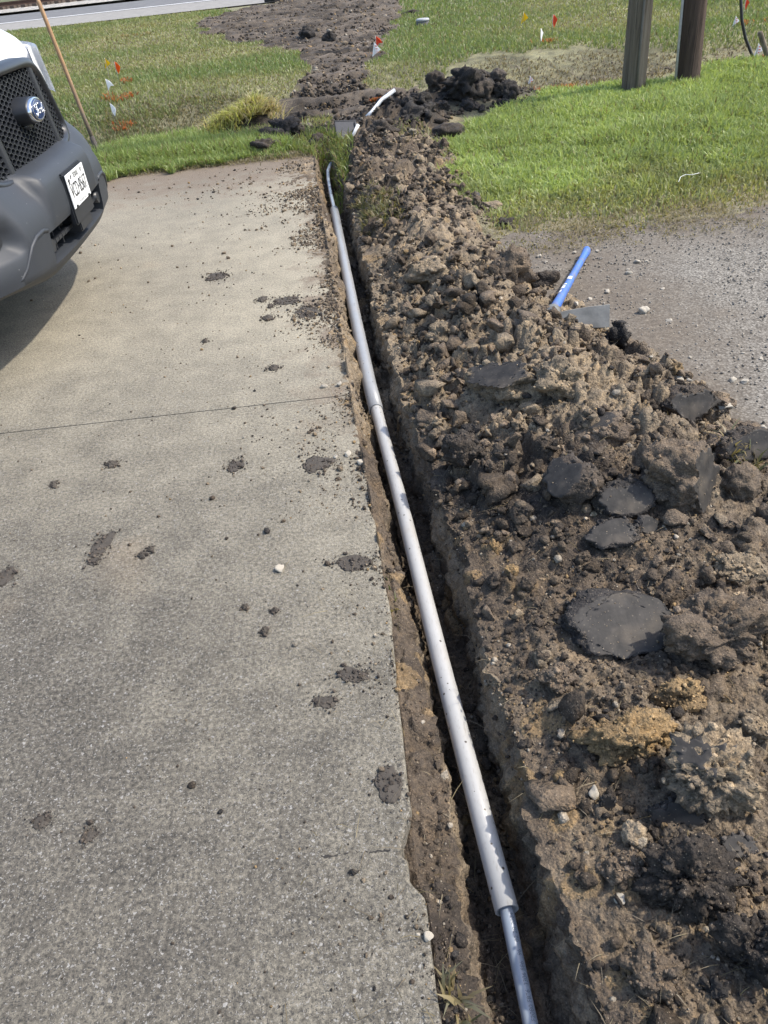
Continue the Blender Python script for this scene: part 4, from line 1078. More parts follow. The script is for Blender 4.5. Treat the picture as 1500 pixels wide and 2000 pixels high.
for q, a in enumerate(((200, 1066, 34, 40, 'dark leaf shaped mud smear at the left of the slab'), (183, 1098, 26, 12, 'small thin mud streak below the leaf shaped smear'), (12, 1128, 40, 30, 'dark mud blot at the left edge of the slab'),
    (620, 908, 64, 26, 'wide flat mud cake on the slab near the stones'), (460, 912, 32, 18, 'low mud crumb pile left of the wide mud cake'), (632, 1372, 46, 22, 'dark mud cake with a pebble on the slab edge side'), (175, 1632, 30, 24, 'dark square mud spot low on the slab'), (82, 1606, 34, 24, 'brown stain like mud spot at the lower left'),
    (478, 1188, 14, 7, 'dark oval drop, left of two in the slab middle'), (537, 1194, 13, 8, 'dark oval drop, right of two in the slab middle'), (517, 1236, 15, 11, 'round dark clod dropped below the two oval drops'), (423, 541, 38, 14, 'dark earth clump lying alone in front of the van'), (218, 908, 24, 9, 'thin dark clump left on the slab before the joint'), (105, 948, 14, 11, 'black drop near the left side of the slab'), (295, 1075, 12, 9, 'small round clod right of the leaf shaped smear'), (279, 1086, 17, 9, 'grey clod right of the leaf shaped smear'),
    (528, 600, 9, 5, 'tiny dark clod above the joint'), (523, 622, 22, 8, 'flat scuffed mud bit above the joint'), (513, 586, 18, 8, 'dark clod cluster near the trench, upper slab'), (600, 610, 46, 20, 'heaped dark dirt on the slab beside the grey pipe'), (560, 588, 52, 14, 'dark hairy dirt clump at the slab edge beside the grey pipe'), (690, 1705, 14, 6, 'small clod below the crack at the slab corner'), (690, 1320, 60, 22, 'scattered dark mud patch close to the slab edge'), (760, 1530, 52, 62, 'dark mud film on the slab corner'), (690, 1100, 66, 26, 'dark crumb patch by the edge in the slab middle'), (535, 720, 20, 8, 'flat mud chip above the joint near the trench'), (400, 668, 8, 5, 'tiny black clod in the middle of the upper slab'))):
    smear(*a, seed=q * 3.1 + 1, thick=.011 if a[2] < 25 else .0028)

crumbs_slab()

# ------------------------------------------------------------------ pipes
def pvc_mat(name, c, dirt):
    g = NG(name); p = g.obj()
    f = g.noise(p, 18, 5, .65); sc = g.n('TexNoise', {'Vector': g.n('Mapping', {'Vector': p, 'Scale': (60, 12, 60)}).outputs[0], 'Scale': 3.0, 'Detail': 5, 'Roughness': .7}).outputs['Fac']
    col = g.mix(g.mapr(f, .3, .7, 0, .5), c, tuple(v * .82 for v in c))
    col = g.mix(g.mapr(sc, .56, .72, 0, .75), col, (.20, .18, .15))
    col = g.mix(g.mapr(g.noise(p, 5, 4, .7), .55, .75, 0, dirt), col, (.30, .25, .19))
    v = g.voro(p, 60); k = g.n('SeparateColor', {0: g.voro(p, 60, 'Color')}).outputs[0]
    col = g.mix(g.math('MULTIPLY', g.math('LESS_THAN', v, .2), g.math('GREATER_THAN', k, .82)), col, (.06, .05, .04))
    return g.bsdf(col, .38, None, 0, .5)
M_PVC1 = pvc_mat('grey_pvc', (.27, .28, .288), .3)
M_PVC2 = pvc_mat('white_pvc', (.37, .367, .352), .35)
def pipe(name, label, pts, ro, ri, mat, cat):
    bm = bmesh.new()
    a = tube(bm, pts, ro, 40, False); b = tube(bm, pts, ri, 40, False)
    for k in (0, -1):
        n = 40
        for i in range(n):
            try: bm.faces.new((a[k][i], a[k][(i + 1) % n], b[k][(i + 1) % n], b[k][i]))
            except ValueError: pass
    bmesh.ops.recalc_face_normals(bm, faces=bm.faces)
    o = bm_obj(name, bm, mat); tag(o, label, cat)
    return o
def lift(px, py, z):
    return tuple(sight(px, py, lambda x, y: x * 0 + z)[:2]) + (z,)
PA = [lift(990, 1780, -.127), lift(930, 1557, -.120), lift(860, 1290, -.112), lift(789, 1005, -.106), lift(735, 800, -.100), lift(730, 780, -.100)]
PB = [lift(735, 803, -.102), lift(722, 752, -.101), lift(690, 600, -.099), lift(668, 488, -.100), lift(653, 410, -.104)]
pipe('sleeve_pipe', 'white PVC sleeve pipe, the nearer and thinner one in the trench', PA, .0242, .0204, M_PVC2, 'pipe')
pipe('sleeve_pipe', 'grey PVC sleeve pipe, the farther and wider one in the trench', PB, .0302, .0262, M_PVC1, 'pipe')
g = NG('blue_grey_tube'); p_ = g.obj()
M_PEX = g.bsdf(g.mix(g.mapr(g.noise(p_, 14, 4), .3, .7), (.20, .235, .28), (.24, .275, .32)), .33, None, 0, .5)
PX0 = [lift(1062, 2120, -.158), lift(1036, 2000, -.156), lift(1012, 1890, -.152)]
e_ = np.array(PX0[0]) + (np.array(PX0[0]) - np.array(PX0[1])) * 3
PX = [Vector(tuple(e_[:2]) + (-.16,))] + [Vector(p) for p in PX0] + [Vector(p) + Vector((0, 0, -.003)) for p in PA[:5] + PB[1:]] + [Vector(lift(*q)) for q in ((646, 380, -.112), (641, 352, -.10), (640, 335, -.085), (645, 322, -.075), (652, 314, -.09))]
bm = bmesh.new(); tube(bm, PX, .0143, 28)
pex = bm_obj('water_line', bm, M_PEX); tag(pex, 'blue grey flexible tube running through both sleeve pipes', 'water line')
# printed lettering along the tube, wrapped on its side
me, V = text_mesh('PW-e PEXc 24 NSF-HSN  F1807/F2080/F876  3306 886 1961  02/28/2024 11:00', .0135)
ln = V[:, 0].max() - V[:, 0].min(); u = (V[:, 0] - V[:, 0].min()) / ln
Pm = [np.array(p) for p in PX[:6]]
yy = Pm[1][1] - .06 + u * (PA[0][1] + .02 - Pm[1][1] + .06)
cx = np.interp(yy, [p[1] for p in Pm], [p[0] for p in Pm]); cz = np.interp(yy, [p[1] for p in Pm], [p[2] for p in Pm])
th = math.radians(62) + V[:, 1] / .0145
set_verts(me, np.stack([cx + .01455 * np.cos(th), yy, cz + .01455 * np.sin(th)], -1))
me.materials.append(plain('print_ink', (.07, .09, .12), .6))
link(bpy.data.objects.new('printed_text', me), pex)

# ------------------------------------------------------------------ grub hoe with the blue handle
g = NG('blue_fibreglass'); p_ = g.obj()
M_BLUE = g.bsdf(g.mix(g.mapr(g.noise(p_, 16, 6, .75), .50, .66, 0, .8), g.mix(g.mapr(g.noise(p_, 6, 3), .3, .7), (.030, .10, .36), (.045, .14, .44)), (.13, .12, .105)), .55)
M_STEEL = plain('worn_steel', (.15, .147, .135), .5, .35, var=.35, scale=14, bump=.3)
M_LABEL = plain('white_label', (.7, .7, .68), .6)
E1 = sight(1146, 490, lambda x, y: x * 0 + .03); E0 = sight(1078, 612, lambda x, y: x * 0 + .13)
hd = Vector(E0) - Vector(E1); L = hd.length
hoe = empty('grub_hoe', tuple(E0)); tag(hoe, 'grub hoe with a blue handle and wide steel blade lying on the heap edge', 'hoe')
hx = hd.normalized()
def HP(t, s=0, z=0):
    side = hx.cross(Vector((0, 0, 1))).normalized(); upv = side.cross(hx)
    return -hx * (t) + side * s + upv * z
bm = bmesh.new(); rows = [(0, .024), (.06, .025), (.12, .0245), (.25, .0225), (L * .6, .0205), (L - .16, .0205), (L - .07, .023), (L - .03, .027), (L - .008, .0265), (L, .02)]
tube(bm, [HP(t) for t, _ in rows], [a for _, a in rows], 20, True, .82)
bm_obj('handle', bm, M_BLUE, hoe, True)
for t0, t1, ang in ((.30, .345, 35), (.36, .375, 40), (.24, .275, 20), (.455, .50, 60)):
    bm = bmesh.new(); n = 6
    pr = []
    for t in (t0, (t0 + t1) / 2, t1):
        row = []
        for k in range(n):
            a = math.radians(ang + k * 12); rr_ = .0232
            row.append(bm.verts.new(HP(t, math.cos(a) * rr_ * .85, math.sin(a) * rr_)))
        pr.append(row)
    for a, b in zip(pr, pr[1:]):
        for k in range(n - 1): bm.faces.new((a[k], a[k + 1], b[k + 1], b[k]))
    bm_obj('sticker', bm, M_LABEL, hoe)
bm = bmesh.new(); tube(bm, [HP(-.045), HP(-.035), HP(.03), HP(.045)], [.028, .034, .032, .025], 24, False); tube(bm, [HP(-.045), HP(.045)], [.022, .02], 24, False)
bm_obj('eye_socket', bm, M_STEEL, hoe, True)
# blade: fans out from the socket, standing on its long edge
o0 = Vector(E0)
Bq = np.array(sight(1190, 640, lambda x, y: x * 0 + .035)); pn = np.cross(np.array((1, .12, 0)), np.array((0, .42, .9))); pn /= np.linalg.norm(pn)
def on_plane(px, py):
    d = _ri * (px - 750) / FPX - _ui * (py - 1000) / FPX + _fw
    return Vector(EYE + d * (((Bq - EYE) @ pn) / (d @ pn)))
ring = [on_plane(*q) for q in ((1080, 612), (1092, 610), (1108, 606), (1148, 599), (1191, 594), (1190, 640), (1140, 641), (1086, 638))]
nrm = Vector(pn) * .003
bm = bmesh.new()
fr_ = [bm.verts.new(p - o0 + nrm) for p in ring]; bk = [bm.verts.new(p - o0 - nrm) for p in ring]
for q in (fr_, bk[::-1]):
    bm.faces.new(q)
for k in range(8): bm.faces.new((fr_[k], bk[k], bk[(k + 1) % 8], fr_[(k + 1) % 8]))
bmesh.ops.recalc_face_normals(bm, faces=bm.faces); bmesh.ops.bevel(bm, geom=bm.edges[:], offset=.0015, segments=1, affect='EDGES')
bm_obj('blade', bm, M_STEEL, hoe)

# ------------------------------------------------------------------ utility poles
def wood_mat(name, a, b, c):
    g = NG(name); p = g.obj()
    q = g.n('Mapping', {'Vector': p, 'Scale': (26, 26, 1.1)}).outputs[0]
    f = g.noise(q, 1.0, 7, .65); f2 = g.noise(g.n('Mapping', {'Vector': p, 'Scale': (90, 90, 2.0)}).outputs[0], 1.0, 5, .7)
    col = g.ramp(f, [(.28, a), (.5, b), (.72, c)])
    col = g.mix(g.mapr(f2, .55, .68, 0, .85), col, tuple(v * .22 for v in a))
    return g.bsdf(col, .9, g.bump(g.math('ADD', f, f2), .7, .02), 0, .2)
def pole(base, top, r0, r1, label, mat, band=None):
    P0, P1 = Vector(base), Vector(top); H_ = (P1 - P0)
    o = empty('utility_pole', tuple(P0)); tag(o, label, 'utility pole')
    bm = bmesh.new(); n = 28; m = 30; seg = 36
    rings = []
    for k in range(m):
        t = k / (m - 1); c = H_ * t
        rr_ = r0 + (r1 - r0) * t + (.012 * math.exp(-t * 60))
        ring = []
        for q in range(seg):
            a = 2 * math.pi * q / seg
            dd = rr_ * (1 + .03 * mnoise.noise((math.cos(a) * 2.2, math.sin(a) * 2.2, t * 3)) + .022 * mnoise.noise((math.cos(a) * 9, math.sin(a) * 9, t * 1.5)))
            ring.append(bm.verts.new(c + Vector((math.cos(a) * dd, math.sin(a) * dd, 0))))
        rings.append(ring)
    for a, b in zip(rings, rings[1:]):
        for q in range(seg): bm.faces.new((a[q], a[(q + 1) % seg], b[(q + 1) % seg], b[q]))
    bm.faces.new(rings[-1])
    bm_obj('pole_shaft', bm, mat, o, True)
    return o
def at_depth(px, py, dep):
    d = _ri * (px - 750) / FPX - _ui * (py - 1000) / FPX + _fw
    return EYE + d * dep
b0 = sight(1235, 176); D0 = float((b0 - EYE) @ _fw)
W1 = wood_mat('grey_pole_wood', (.090, .070, .050), (.165, .133, .098), (.25, .208, .155))
W2 = wood_mat('brown_pole_wood', (.042, .030, .024), (.080, .056, .043), (.12, .088, .068))
def pole_at(pxb, pyb, pxt, pyt, wb, label, mat, extra=0):
    b_ = sight(pxb, pyb); dep = float((b_ - EYE) @ _fw)
    d = _ri * (pxt - 750) / FPX - _ui * (pyt - 1000) / FPX + _fw
    t = (b_[1] + extra - EYE[1]) / d[1]; q = EYE + t * d          # upper axis point at nearly the same distance
    ax = Vector(q) - Vector(b_); ax = ax / ax.z
    rb = wb / 2 / FPX * dep
    zb = float(terrain(b_[0], b_[1]))
    base = Vector(b_) - ax * .25; top = Vector(b_) + ax * 7.5
    return pole(base, top, rb * 1.0, rb * .74, label, mat), b_, ax, rb
p1, pb1, ax1, rb1 = pole_at(1236, 180, 1252, 0, 45, 'grey weathered utility pole, left of the pair', W1)
bm = bmesh.new()
sp = [Vector(pb1) + ax1 * h + Vector((-.01, -rb1 * (1 - .03 * h) - .012, 0)) - Vector(p1.location) for h in (-.1, .5, 1, 2, 4, 7)]
tube(bm, sp, .012, 8); bm_obj('ground_wire_strip', bm, plain('grey_strip', (.13, .115, .095), .8), p1)
p2, pb2, ax2, rb2 = pole_at(1341, 168, 1357, 0, 46, 'dark brown cracked utility pole, right of the pair', W2)
bm = bmesh.new()
sp = [Vector(pb2) + ax2 * h + Vector((-rb2 * (1 - .03 * h) - .008, -.02, 0)) - Vector(p2.location) for h in (-.1, .5, 1, 2, 4, 7)]
tube(bm, sp, .014, 8); bm_obj('conduit', bm, plain('pale_conduit', (.42, .40, .37), .6), p2)

# black cable hanging to the ground, and the stake beside it
e = sight(1482, 118)
cab = [at_depth(1446, -60, 7.8), at_depth(1447, 0, 7.9), at_depth(1449, 40, 8.0), at_depth(1456, 75, 8.1), at_depth(1467, 103, 8.2), e - np.array((0, 0, .05))]
bm = bmesh.new(); tube(bm, [Vector(c) for c in cab] , .016, 10)
bm2 = bm_obj('cable', bm, plain('black_rubber', (.018, .018, .018), .5), None, True); tag(bm2, 'thick black cable hanging down into the grass beside the poles', 'cable')
s0 = sight(1504, 125); zt = 0
d_ = _ri * (1484 - 750) / FPX - _ui * (62 - 1000) / FPX + _fw
s1 = EYE + d_ * ((s0[1] + .0) / d_[1])
bm = bmesh.new(); v_ = Vector(s1) - Vector(s0); tube(bm, [Vector(s0) - v_ * .2, Vector(s0), Vector(s0) + v_ * .97, Vector(s1)], [.027, .027, .026, .02], 14)
o = bm_obj('wooden_stake', bm, W1, None, True); tag(o, 'leaning wooden stake at the right edge beside the black cable', 'stake')

# ------------------------------------------------------------------ marker flags
M_WIRE = plain('flag_wire', (.30, .29, .27), .4, .6)
def vinyl(name, c):
    g = NG(name)
    m1 = g.n('MixShader', {0: .45, 1: g.n('BsdfDiffuse', {'Color': (*c, 1)}).outputs[0], 2: g.n('BsdfTranslucent', {'Color': (*c, 1)}).outputs[0]})
    g.t.links.new(m1.outputs[0], g.out.inputs[0]); return g.m
FM = {'yellow': vinyl('yellow_vinyl', (.80, .58, .03)), 'orange': vinyl('orange_vinyl', (.85, .17, .03)), 'white': vinyl('white_vinyl', (.88, .88, .87)), 'red': vinyl('red_vinyl', (.72, .11, .05))}
def height_to(base, py):
    lo, hi = 0, 3.0
    for _ in range(40):
        m = (lo + hi) / 2; v = base + np.array((0, 0, m)) - EYE; z = v @ _fw
        if 1000 - FPX * (v @ _ui) / z > py: lo = m
        else: hi = m
    return lo
def flag(px, pyb, pyt, color, label, shape=1, yaw=0., size=.13, printed=False):
    b_ = sight(px, pyb); h = height_to(b_, pyt)
    o = empty('marker_flag', tuple(b_)); tag(o, label, 'marker flag', 'utility marker flags stuck in the turf')
    bm = bmesh.new(); tube(bm, [(0, 0, -.08), (0, 0, h * .5), (.004, 0, h)], .0032, 6); bm_obj('staff', bm, M_WIRE, o)
    S = size
    if shape == 1: outl = [(0, 0), (S * .35, -S * .22), (S * .62, -S * .62), (S * .28, -S * .62), (0, -S * .98)]       # limp, hanging in a fold
    elif shape == 2: outl = [(0, 0), (S * .18, -S * .1), (S * .46, -S * .45), (S * .44, -S * .62), (S * .16, -S * 1.15), (.0, -S * .70)]
    else: outl = [(0, 0), (S * .5, -S * .55), (S * .28, -S * .72), (-S * .22, -S * 1.0)]
    bm = bmesh.new(); N_ = 6
    vs = [[], []]
    for s, t in ((0, -.0012), (1, .0012)):
        for x, z in outl: vs[s].append(bm.verts.new((x + .004, t + .25 * x * math.sin(8 * z / S + x * 30), z + h)))
    bm.faces.new(vs[0]); bm.faces.new(vs[1][::-1])
    for k in range(len(outl)): bm.faces.new((vs[0][k], vs[1][k], vs[1][(k + 1) % len(outl)], vs[0][(k + 1) % len(outl)]))
    bmesh.ops.recalc_face_normals(bm, faces=bm.faces)
    fo = bm_obj('pennant', bm, FM[color], o)
    if printed:
        bm = bmesh.new()
        for k in range(3):
            z = h - S * (.28 + .2 * k); wd = S * (.13 + .05 * k)
            for t in (-1, 1):
                q = [(.004 + S * .06, -z), ]
                vv = [bm.verts.new((.008 + S * .05 + a * wd, t * (.004 + .002 * k) + .25 * (S * .05 + a * wd) * math.sin(8 * (z - h) / S + (S * .05 + a * wd) * 30), z + c * S * .035)) for a, c in ((0, -1), (1, -1.6), (1, .4), (0, 1))]
                bm.faces.new(vv)
        bm_obj('print_band', bm, FM['red'], fo)
    o.rotation_euler = (0, 0, yaw)
flag(219, 170, 113, 'yellow', 'yellow flag, the one near the van, left of an orange flag', 3, .2, .14)
flag(236, 172, 120, 'orange', 'orange flag right of the yellow flag near the van', 2, .1, .15)
flag(220, 208, 154, 'white', 'upper of two white flags on the left lawn', 1, .2, .15)
flag(226, 246, 202, 'white', 'lower of two white flags on the left lawn', 2, .0, .14)
flag(736, 108, 70, 'red', 'red flag at the edge of the churned strip above a striped one', 1, .1, .17)
flag(733, 122, 82, 'white', 'red and white striped flag at the edge of the churned strip', 3, 0, .19, True)
flag(1021, 62, 23, 'yellow', 'yellow flag on the right far lawn', 3, .1, .17)
flag(1078, 72, 28, 'red', 'red flag right of the yellow one on the far lawn', 2, .3, .16)
flag(1055, 92, 55, 'white', 'thin white flag below the red one on the far lawn', 2, 1.0, .15)
flag(1034, 176, 148, 'white', 'white printed flag low in the ditch beside the dark mound', 3, .1, .10, True)
flag(1432, 60, 31, 'white', 'white printed flag, upper one left of the black cable', 3, .1, .13, True)
flag(1474, 122, 84, 'white', 'white printed flag between the black cable and the wooden stake', 3, .1, .13, True)
flag(1450, 38, -3, 'red', 'red flag at the top edge beside the black cable', 2, .2, .13)

# ------------------------------------------------------------------ meter cover, plate, pipe stub, tool, string
P = sight(826, 50)
mt = empty('meter_cover', tuple(P)); tag(mt, 'round grey meter cover standing in the grass beside the churned strip', 'meter cover')
M_GREYL = plain('grey_lid', (.30, .31, .315), .55)
bm = bmesh.new(); tube(bm, [(0, 0, -.1), (0, 0, .07), (0, 0, .075)], [.125, .125, .12], 28); bm_obj('collar', bm, plain('dark_collar', (.10, .10, .095), .8), mt, False)
bm = bmesh.new(); tube(bm, [(0, 0, .076), (0, 0, .105), (0, 0, .12)], [.13, .13, .11], 28); bm_obj('lid', bm, M_GREYL, mt)

P = sight(679, 264, surface)
bl = empty('flat_shovel', tuple(P + np.array((0, 0, -.03)))); tag(bl, 'black square blade half buried at the head of the trench', 'shovel')
bm = bmesh.new(); add_box(bm, (0, 0, .07), (.20, .012, .22), None, .004); add_box(bm, (0, .008, .185), (.20, .03, .012), None, .003); add_box(bm, (.085, -.012, .07), (.012, .02, .20), None, .003)
q_ = bm_obj('blade', bm, plain('black_plate', (.03, .032, .037), .4, .2), bl); q_.rotation_euler = (-.85, .10, .15)
A_ = Vector(sight(727, 218, surface)); d_ = _ri * (771 - 750) / FPX - _ui * (176 - 1000) / FPX + _fw; B_ = Vector(EYE + d_ * ((A_.y + .12) / d_[1]))
M_WPVC = plain('clean_white_pvc', (.78, .78, .76), .4)
bm = bmesh.new(); mid = A_.lerp(B_, .5) + Vector((-.015, 0, .012)); tube(bm, [A_ - (B_ - A_) * .25, A_, mid, B_], .017, 16); tag(bm_obj('pipe_stub', bm, M_WPVC, None, True), 'white plastic pipe stub leaning out of the ditch mud', 'pipe')
A_ = Vector(sight(690, 264, surface)); d_ = _ri * (700 - 750) / FPX - _ui * (243 - 1000) / FPX + _fw; B_ = Vector(EYE + d_ * ((A_.y + .02) / d_[1]))
bm = bmesh.new(); tube(bm, [A_ - (B_ - A_) * .4, A_, B_], .015, 12); tag(bm_obj('pipe_offcut', bm, M_WPVC, None, True), 'short white offcut beside the black blade', 'pipe')

# long handled shovel standing behind the van
b_ = sight(197, 312); d_ = _ri * (74 - 750) / FPX - _ui * (0 - 1000) / FPX + _fw
tp = EYE + d_ * ((b_[1] + .12) / d_[1])
sv = empty('digging_shovel', tuple(b_)); tag(sv, 'long wooden handled shovel standing in the grass behind the van', 'shovel')
v_ = Vector(tp) - Vector(b_)
g = NG('worn_handle_wood'); p_ = g.obj(); xyz = g.n('SeparateXYZ', {0: p_})
cw = g.ramp(g.noise(g.n('Mapping', {'Vector': p_, 'Scale': (40, 40, 3)}).outputs[0], 1, 5), [(.3, (.26, .145, .065)), (.7, (.38, .235, .12))])
cw = g.mix(g.math('ADD', g.mapr(xyz.outputs[2], .25, .85, 1, 0), g.mapr(g.noise(p_, 9, 4), .3, .7, -.25, .25), True), cw, (.12, .10, .075))
M_HAND = g.bsdf(cw, .7)
bm = bmesh.new(); tube(bm, [v_ * .06, v_ * .3, v_ * .7, v_ * .985, v_ * 1.0, v_ * 1.003], [.021, .0185, .018, .019, .016, .008], 16)
bm_obj('handle', bm, M_HAND, sv, True)
bm = bmesh.new(); tube(bm, [v_ * -.02, v_ * .05, v_ * .16], [.026, .026, .023], 14)
bm_obj('socket', bm, plain('muddy_steel', (.05, .042, .036), .8), sv, True)
dn = v_.normalized(); side = dn.cross(Vector((0, 1, 0))).normalized(); fw_ = side.cross(dn)
bm = bmesh.new(); rowsv = []
for k, (t, wd) in enumerate(((.03, .03), (0, .10), (-.02, .115), (-.12, .115), (-.20, .09), (-.26, .02))):
    rowsv.append([bm.verts.new(dn * t + side * (wd * s) + fw_ * (.035 * (1 - s * s))) for s in (-1, -.5, 0, .5, 1)])
for a, b in zip(rowsv, rowsv[1:]):
    for k in range(4): bm.faces.new((a[k], a[k + 1], b[k + 1], b[k]))
bmesh.ops.solidify(bm, geom=bm.faces[:], thickness=.003)
bm_obj('blade', bm, plain('dirty_steel', (.07, .06, .052), .7, .3), sv, True)
hero(207, 309, 30, 'muddy lump stuck on the foot of the standing shovel', 41, DARK, (1, .7, .7), (), .35)

bm = bmesh.new(); pts = [sight(a, b) + np.array((0, 0, .07)) for a, b in ((1322, 378), (1326, 368), (1336, 363), (1348, 364), (1362, 360))]
tube(bm, [Vector(p) for p in pts], .0016, 6); tag(bm_obj('string', bm, M_WPVC), 'short white string lying on the bright lawn', 'string')

# sod clump with straw coloured roots, left of the trench head
P = sight(474, 268); sodz = P[2]
sod = empty('sod_clump', tuple(P)); tag(sod, 'upturned sod clump with yellow green grass at the driveway end', 'sod')
me = clod_mesh('soil', 4, 60, .3, (), .15, (.30, .20, .15)); so = link(bpy.data.objects.new('soil', me), sod); so.location = (0, 0, .03); so['tint'] = [float(v) for v in MOIST]; sod.scale = (1.3, 1.15, 1.15)
rr = np.random.default_rng(601); n_ = 5200
X = rr.normal(0, .15, n_); Y = rr.normal(0, .10, n_); k = ((X / .33) ** 2 + (Y / .24) ** 2 < 1 + 1.6 * fbm(X, Y, 6, 3, 271)) & (fbm(X, Y, 11, 3, 272) > -.16); X, Y = X[k], Y[k]; n_ = len(X)
Z = .02 + .13 * np.sqrt(np.clip(1 - (X / .36) ** 2 - (Y / .28) ** 2, 0, 1)) + .22 * X + .10 * fbm(X, Y, 7, 3, 273)
c_ = tone(n_, rr, (.40, .42, .13), (.55, .53, .22), .2); st_ = (X + .35 * rr.normal(size=n_) * .4 > .16) | (X < -.24)
c_ = np.where(st_[:, None], np.array([.62, .52, .34]) * rr.uniform(.6, 1.1, n_)[:, None], c_)
b = blades(X, Y, Z, rr.uniform(.06, .17, n_), rr.uniform(.005, .010, n_), c_, 1.3, 602, None, (.25, -.15))
go = np_mesh('sod_grass', b[0], b[1], M_GRASS, b[2], False, sod); go['kind'] = 'stuff'

for q, (px, py, w_, lab) in enumerate(((515, 300, 60, 'dark root bound soil lump at the driveway end, nearest the slab'), (560, 258, 56, 'brown lump of turf soil between the sod clump and the black blade'), (590, 236, 44, 'small muddy lump at the ditch edge behind the brown turf lump'), (455, 300, 34, 'dark soil lump at the front foot of the sod clump'), (620, 285, 40, 'muddy lump under the flopping grass at the trench head'), (385, 265, 26, 'dark clod with pale roots at the left end of the sod clump'), (745, 262, 60, 'dark muddy lump right of the black blade'), (800, 235, 56, 'dark muddy lump between the pipe stub and the far mound'))):
    hero(px, py, w_, lab, 70 + q, (DARK if q % 2 else MOIST * 1.1), (1, .8, .6), (), .42, crumb=.2)
tuft('grass_tuft', 'straggly grass rooted in the turf lump beside the black blade', 'grass tuft', [(585, 240), (625, 232), (650, 250), (645, 268), (600, 270)], 2200, .09, ((.22, .25, .09), (.36, .38, .17)), 1.1, 83, .3)
tuft('grass_tuft', 'thin green grass among the dark lumps in front of the sod clump', 'grass tuft', [(470, 292), (540, 285), (560, 312), (490, 318)], 1500, .08, ((.15, .21, .07), (.28, .33, .13)), 1.1, 85, .2)
tuft('grass_tuft', 'grass roots hanging on the dark ridge right of the black blade', 'grass tuft', [(760, 270), (850, 262), (860, 300), (780, 310)], 1300, .06, ((.14, .16, .07), (.27, .27, .14)), 1.2, 87, .4)

# ------------------------------------------------------------------ the van
VX, VY = -1.35, 4.0
van = empty('van', (VX, VY, 0)); tag(van, 'white van with a dark grey bumper and honeycomb grille parked on the driveway', 'van')
M_WHITE = NG('white_paint')
M_WHITE = M_WHITE.bsdf((.80, .81, .82), .22, None, 0, .5, **{'Coat Weight': .6, 'Coat Roughness': .05})
g = NG('grey_bumper_plastic'); p_ = g.obj()
f_ = g.noise(p_, 3, 5, .6); vv = g.voro(p_, 55); kk = g.n('SeparateColor', {0: g.voro(p_, 55, 'Color')}).outputs[0]
cb = g.mix(g.mapr(f_, .3, .7), (.021, .0245, .030), (.029, .033, .040))
cb = g.mix(g.math('MULTIPLY', g.math('LESS_THAN', vv, .10), g.math('GREATER_THAN', kk, .9)), cb, (.25, .25, .25))
M_BUMP = g.bsdf(cb, .55, g.bump(g.noise(p_, 400, 2), .15, .001), 0, .45)
M_GRIL = plain('black_grille_plastic', (.016, .018, .022), .42, var=.1, scale=6)
M_DEEP = plain('grille_backing', (.012, .013, .015), .6)
M_CHROME = plain('chrome', (.75, .76, .78), .12, 1.0, var=.03)
M_NAVY = plain('badge_blue', (.012, .030, .095), .2, var=.05)
M_SILV = plain('badge_silver', (.62, .63, .65), .25, .8, var=.03)
M_RUB = plain('tyre_rubber', (.02, .02, .02), .85)
M_GLASS = plain('dark_glass', (.02, .024, .028), .06, var=.05)
M_LENS = plain('headlight_lens', (.55, .57, .60), .08, .2, var=.05)

def plan(s):      # set back of the front at lateral position s (metres from centre line)
    a = abs(s)
    return -(.075 * a * a + .9 * max(0, a - .62) ** 2.0)
def loft_s(prof, svals, name, mat, parent=van, ends=True, fx=plan, closed=False, smooth=True):
    bm = bmesh.new(); rows = []
    for s in svals:
        rows.append([bm.verts.new((x + fx(s), s, z)) for x, z in (prof(s) if callable(prof) else prof)])
    n = len(rows[0])
    for a, b in zip(rows, rows[1:]):
        for k in range(n if closed else n - 1): bm.faces.new((a[k], b[k], b[(k + 1) % n], a[(k + 1) % n]))
    if ends and closed:
        bm.faces.new(rows[0]); bm.faces.new(rows[-1][::-1])
    bmesh.ops.recalc_face_normals(bm, faces=bm.faces)
    o = bm_obj(name, bm, mat, parent, smooth)
    if smooth:
        md = o.modifiers.new('edges', 'EDGE_SPLIT'); md.split_angle = math.radians(62 if name == 'bumper' else 38)
    return o

# bumper shell: closed section swept across the front and round to the arches
def bprof(s):
    a = abs(s); k = float(sstep(.365, .42, np.array(a)))                 # 0 in the raised centre block, 1 beside it
    top = .735 + .03 * float(sstep(.46, .72, np.array(a)))
    rec = float(sstep(.66, .74, np.array(a)) * (1 - sstep(.90, .97, np.array(a))))   # fog lamp recess
    F_ = lambda x0, x1: x0 * (1 - k) + x1 * k
    p_ = [(-.20, top + .035), (-.125, top + .032), (F_(-.05, -.108), top + .012), (F_(-.010, -.085), top - .010), (F_(.004, -.058), top - .045),
          (F_(.010, -.030), .655), (F_(.011, -.012) - .045 * rec, .615), (F_(.011, -.004) - .065 * rec, .575), (F_(.008, 0) - .055 * rec, .545), (-.001 - .02 * rec, .520)]
    if a < .46: p_ += [(-.16, .505), (-.16, .40), (-.035, .385)]
    else: p_ += [(-.004, .500), (-.010, .42), (-.014, .395)]
    up = .012 + .055 * float(sstep(.35, .85, np.array(a)))
    p_ += [(-.018, .375 + up * .3), (-.035, .335 + up * .8), (-.075, .300 + up), (-.16, .285 + up), (-.35, .29 + up)]
    return p_
sv_ = np.concatenate([np.linspace(-1.03, -.62, 42), np.linspace(-.60, -.47, 8), [-.461, -.459], np.linspace(-.44, .44, 56), [.459, .461], np.linspace(.47, .60, 8), np.linspace(.62, 1.03, 42)])
loft_s(bprof, sv_, 'bumper', M_BUMP)
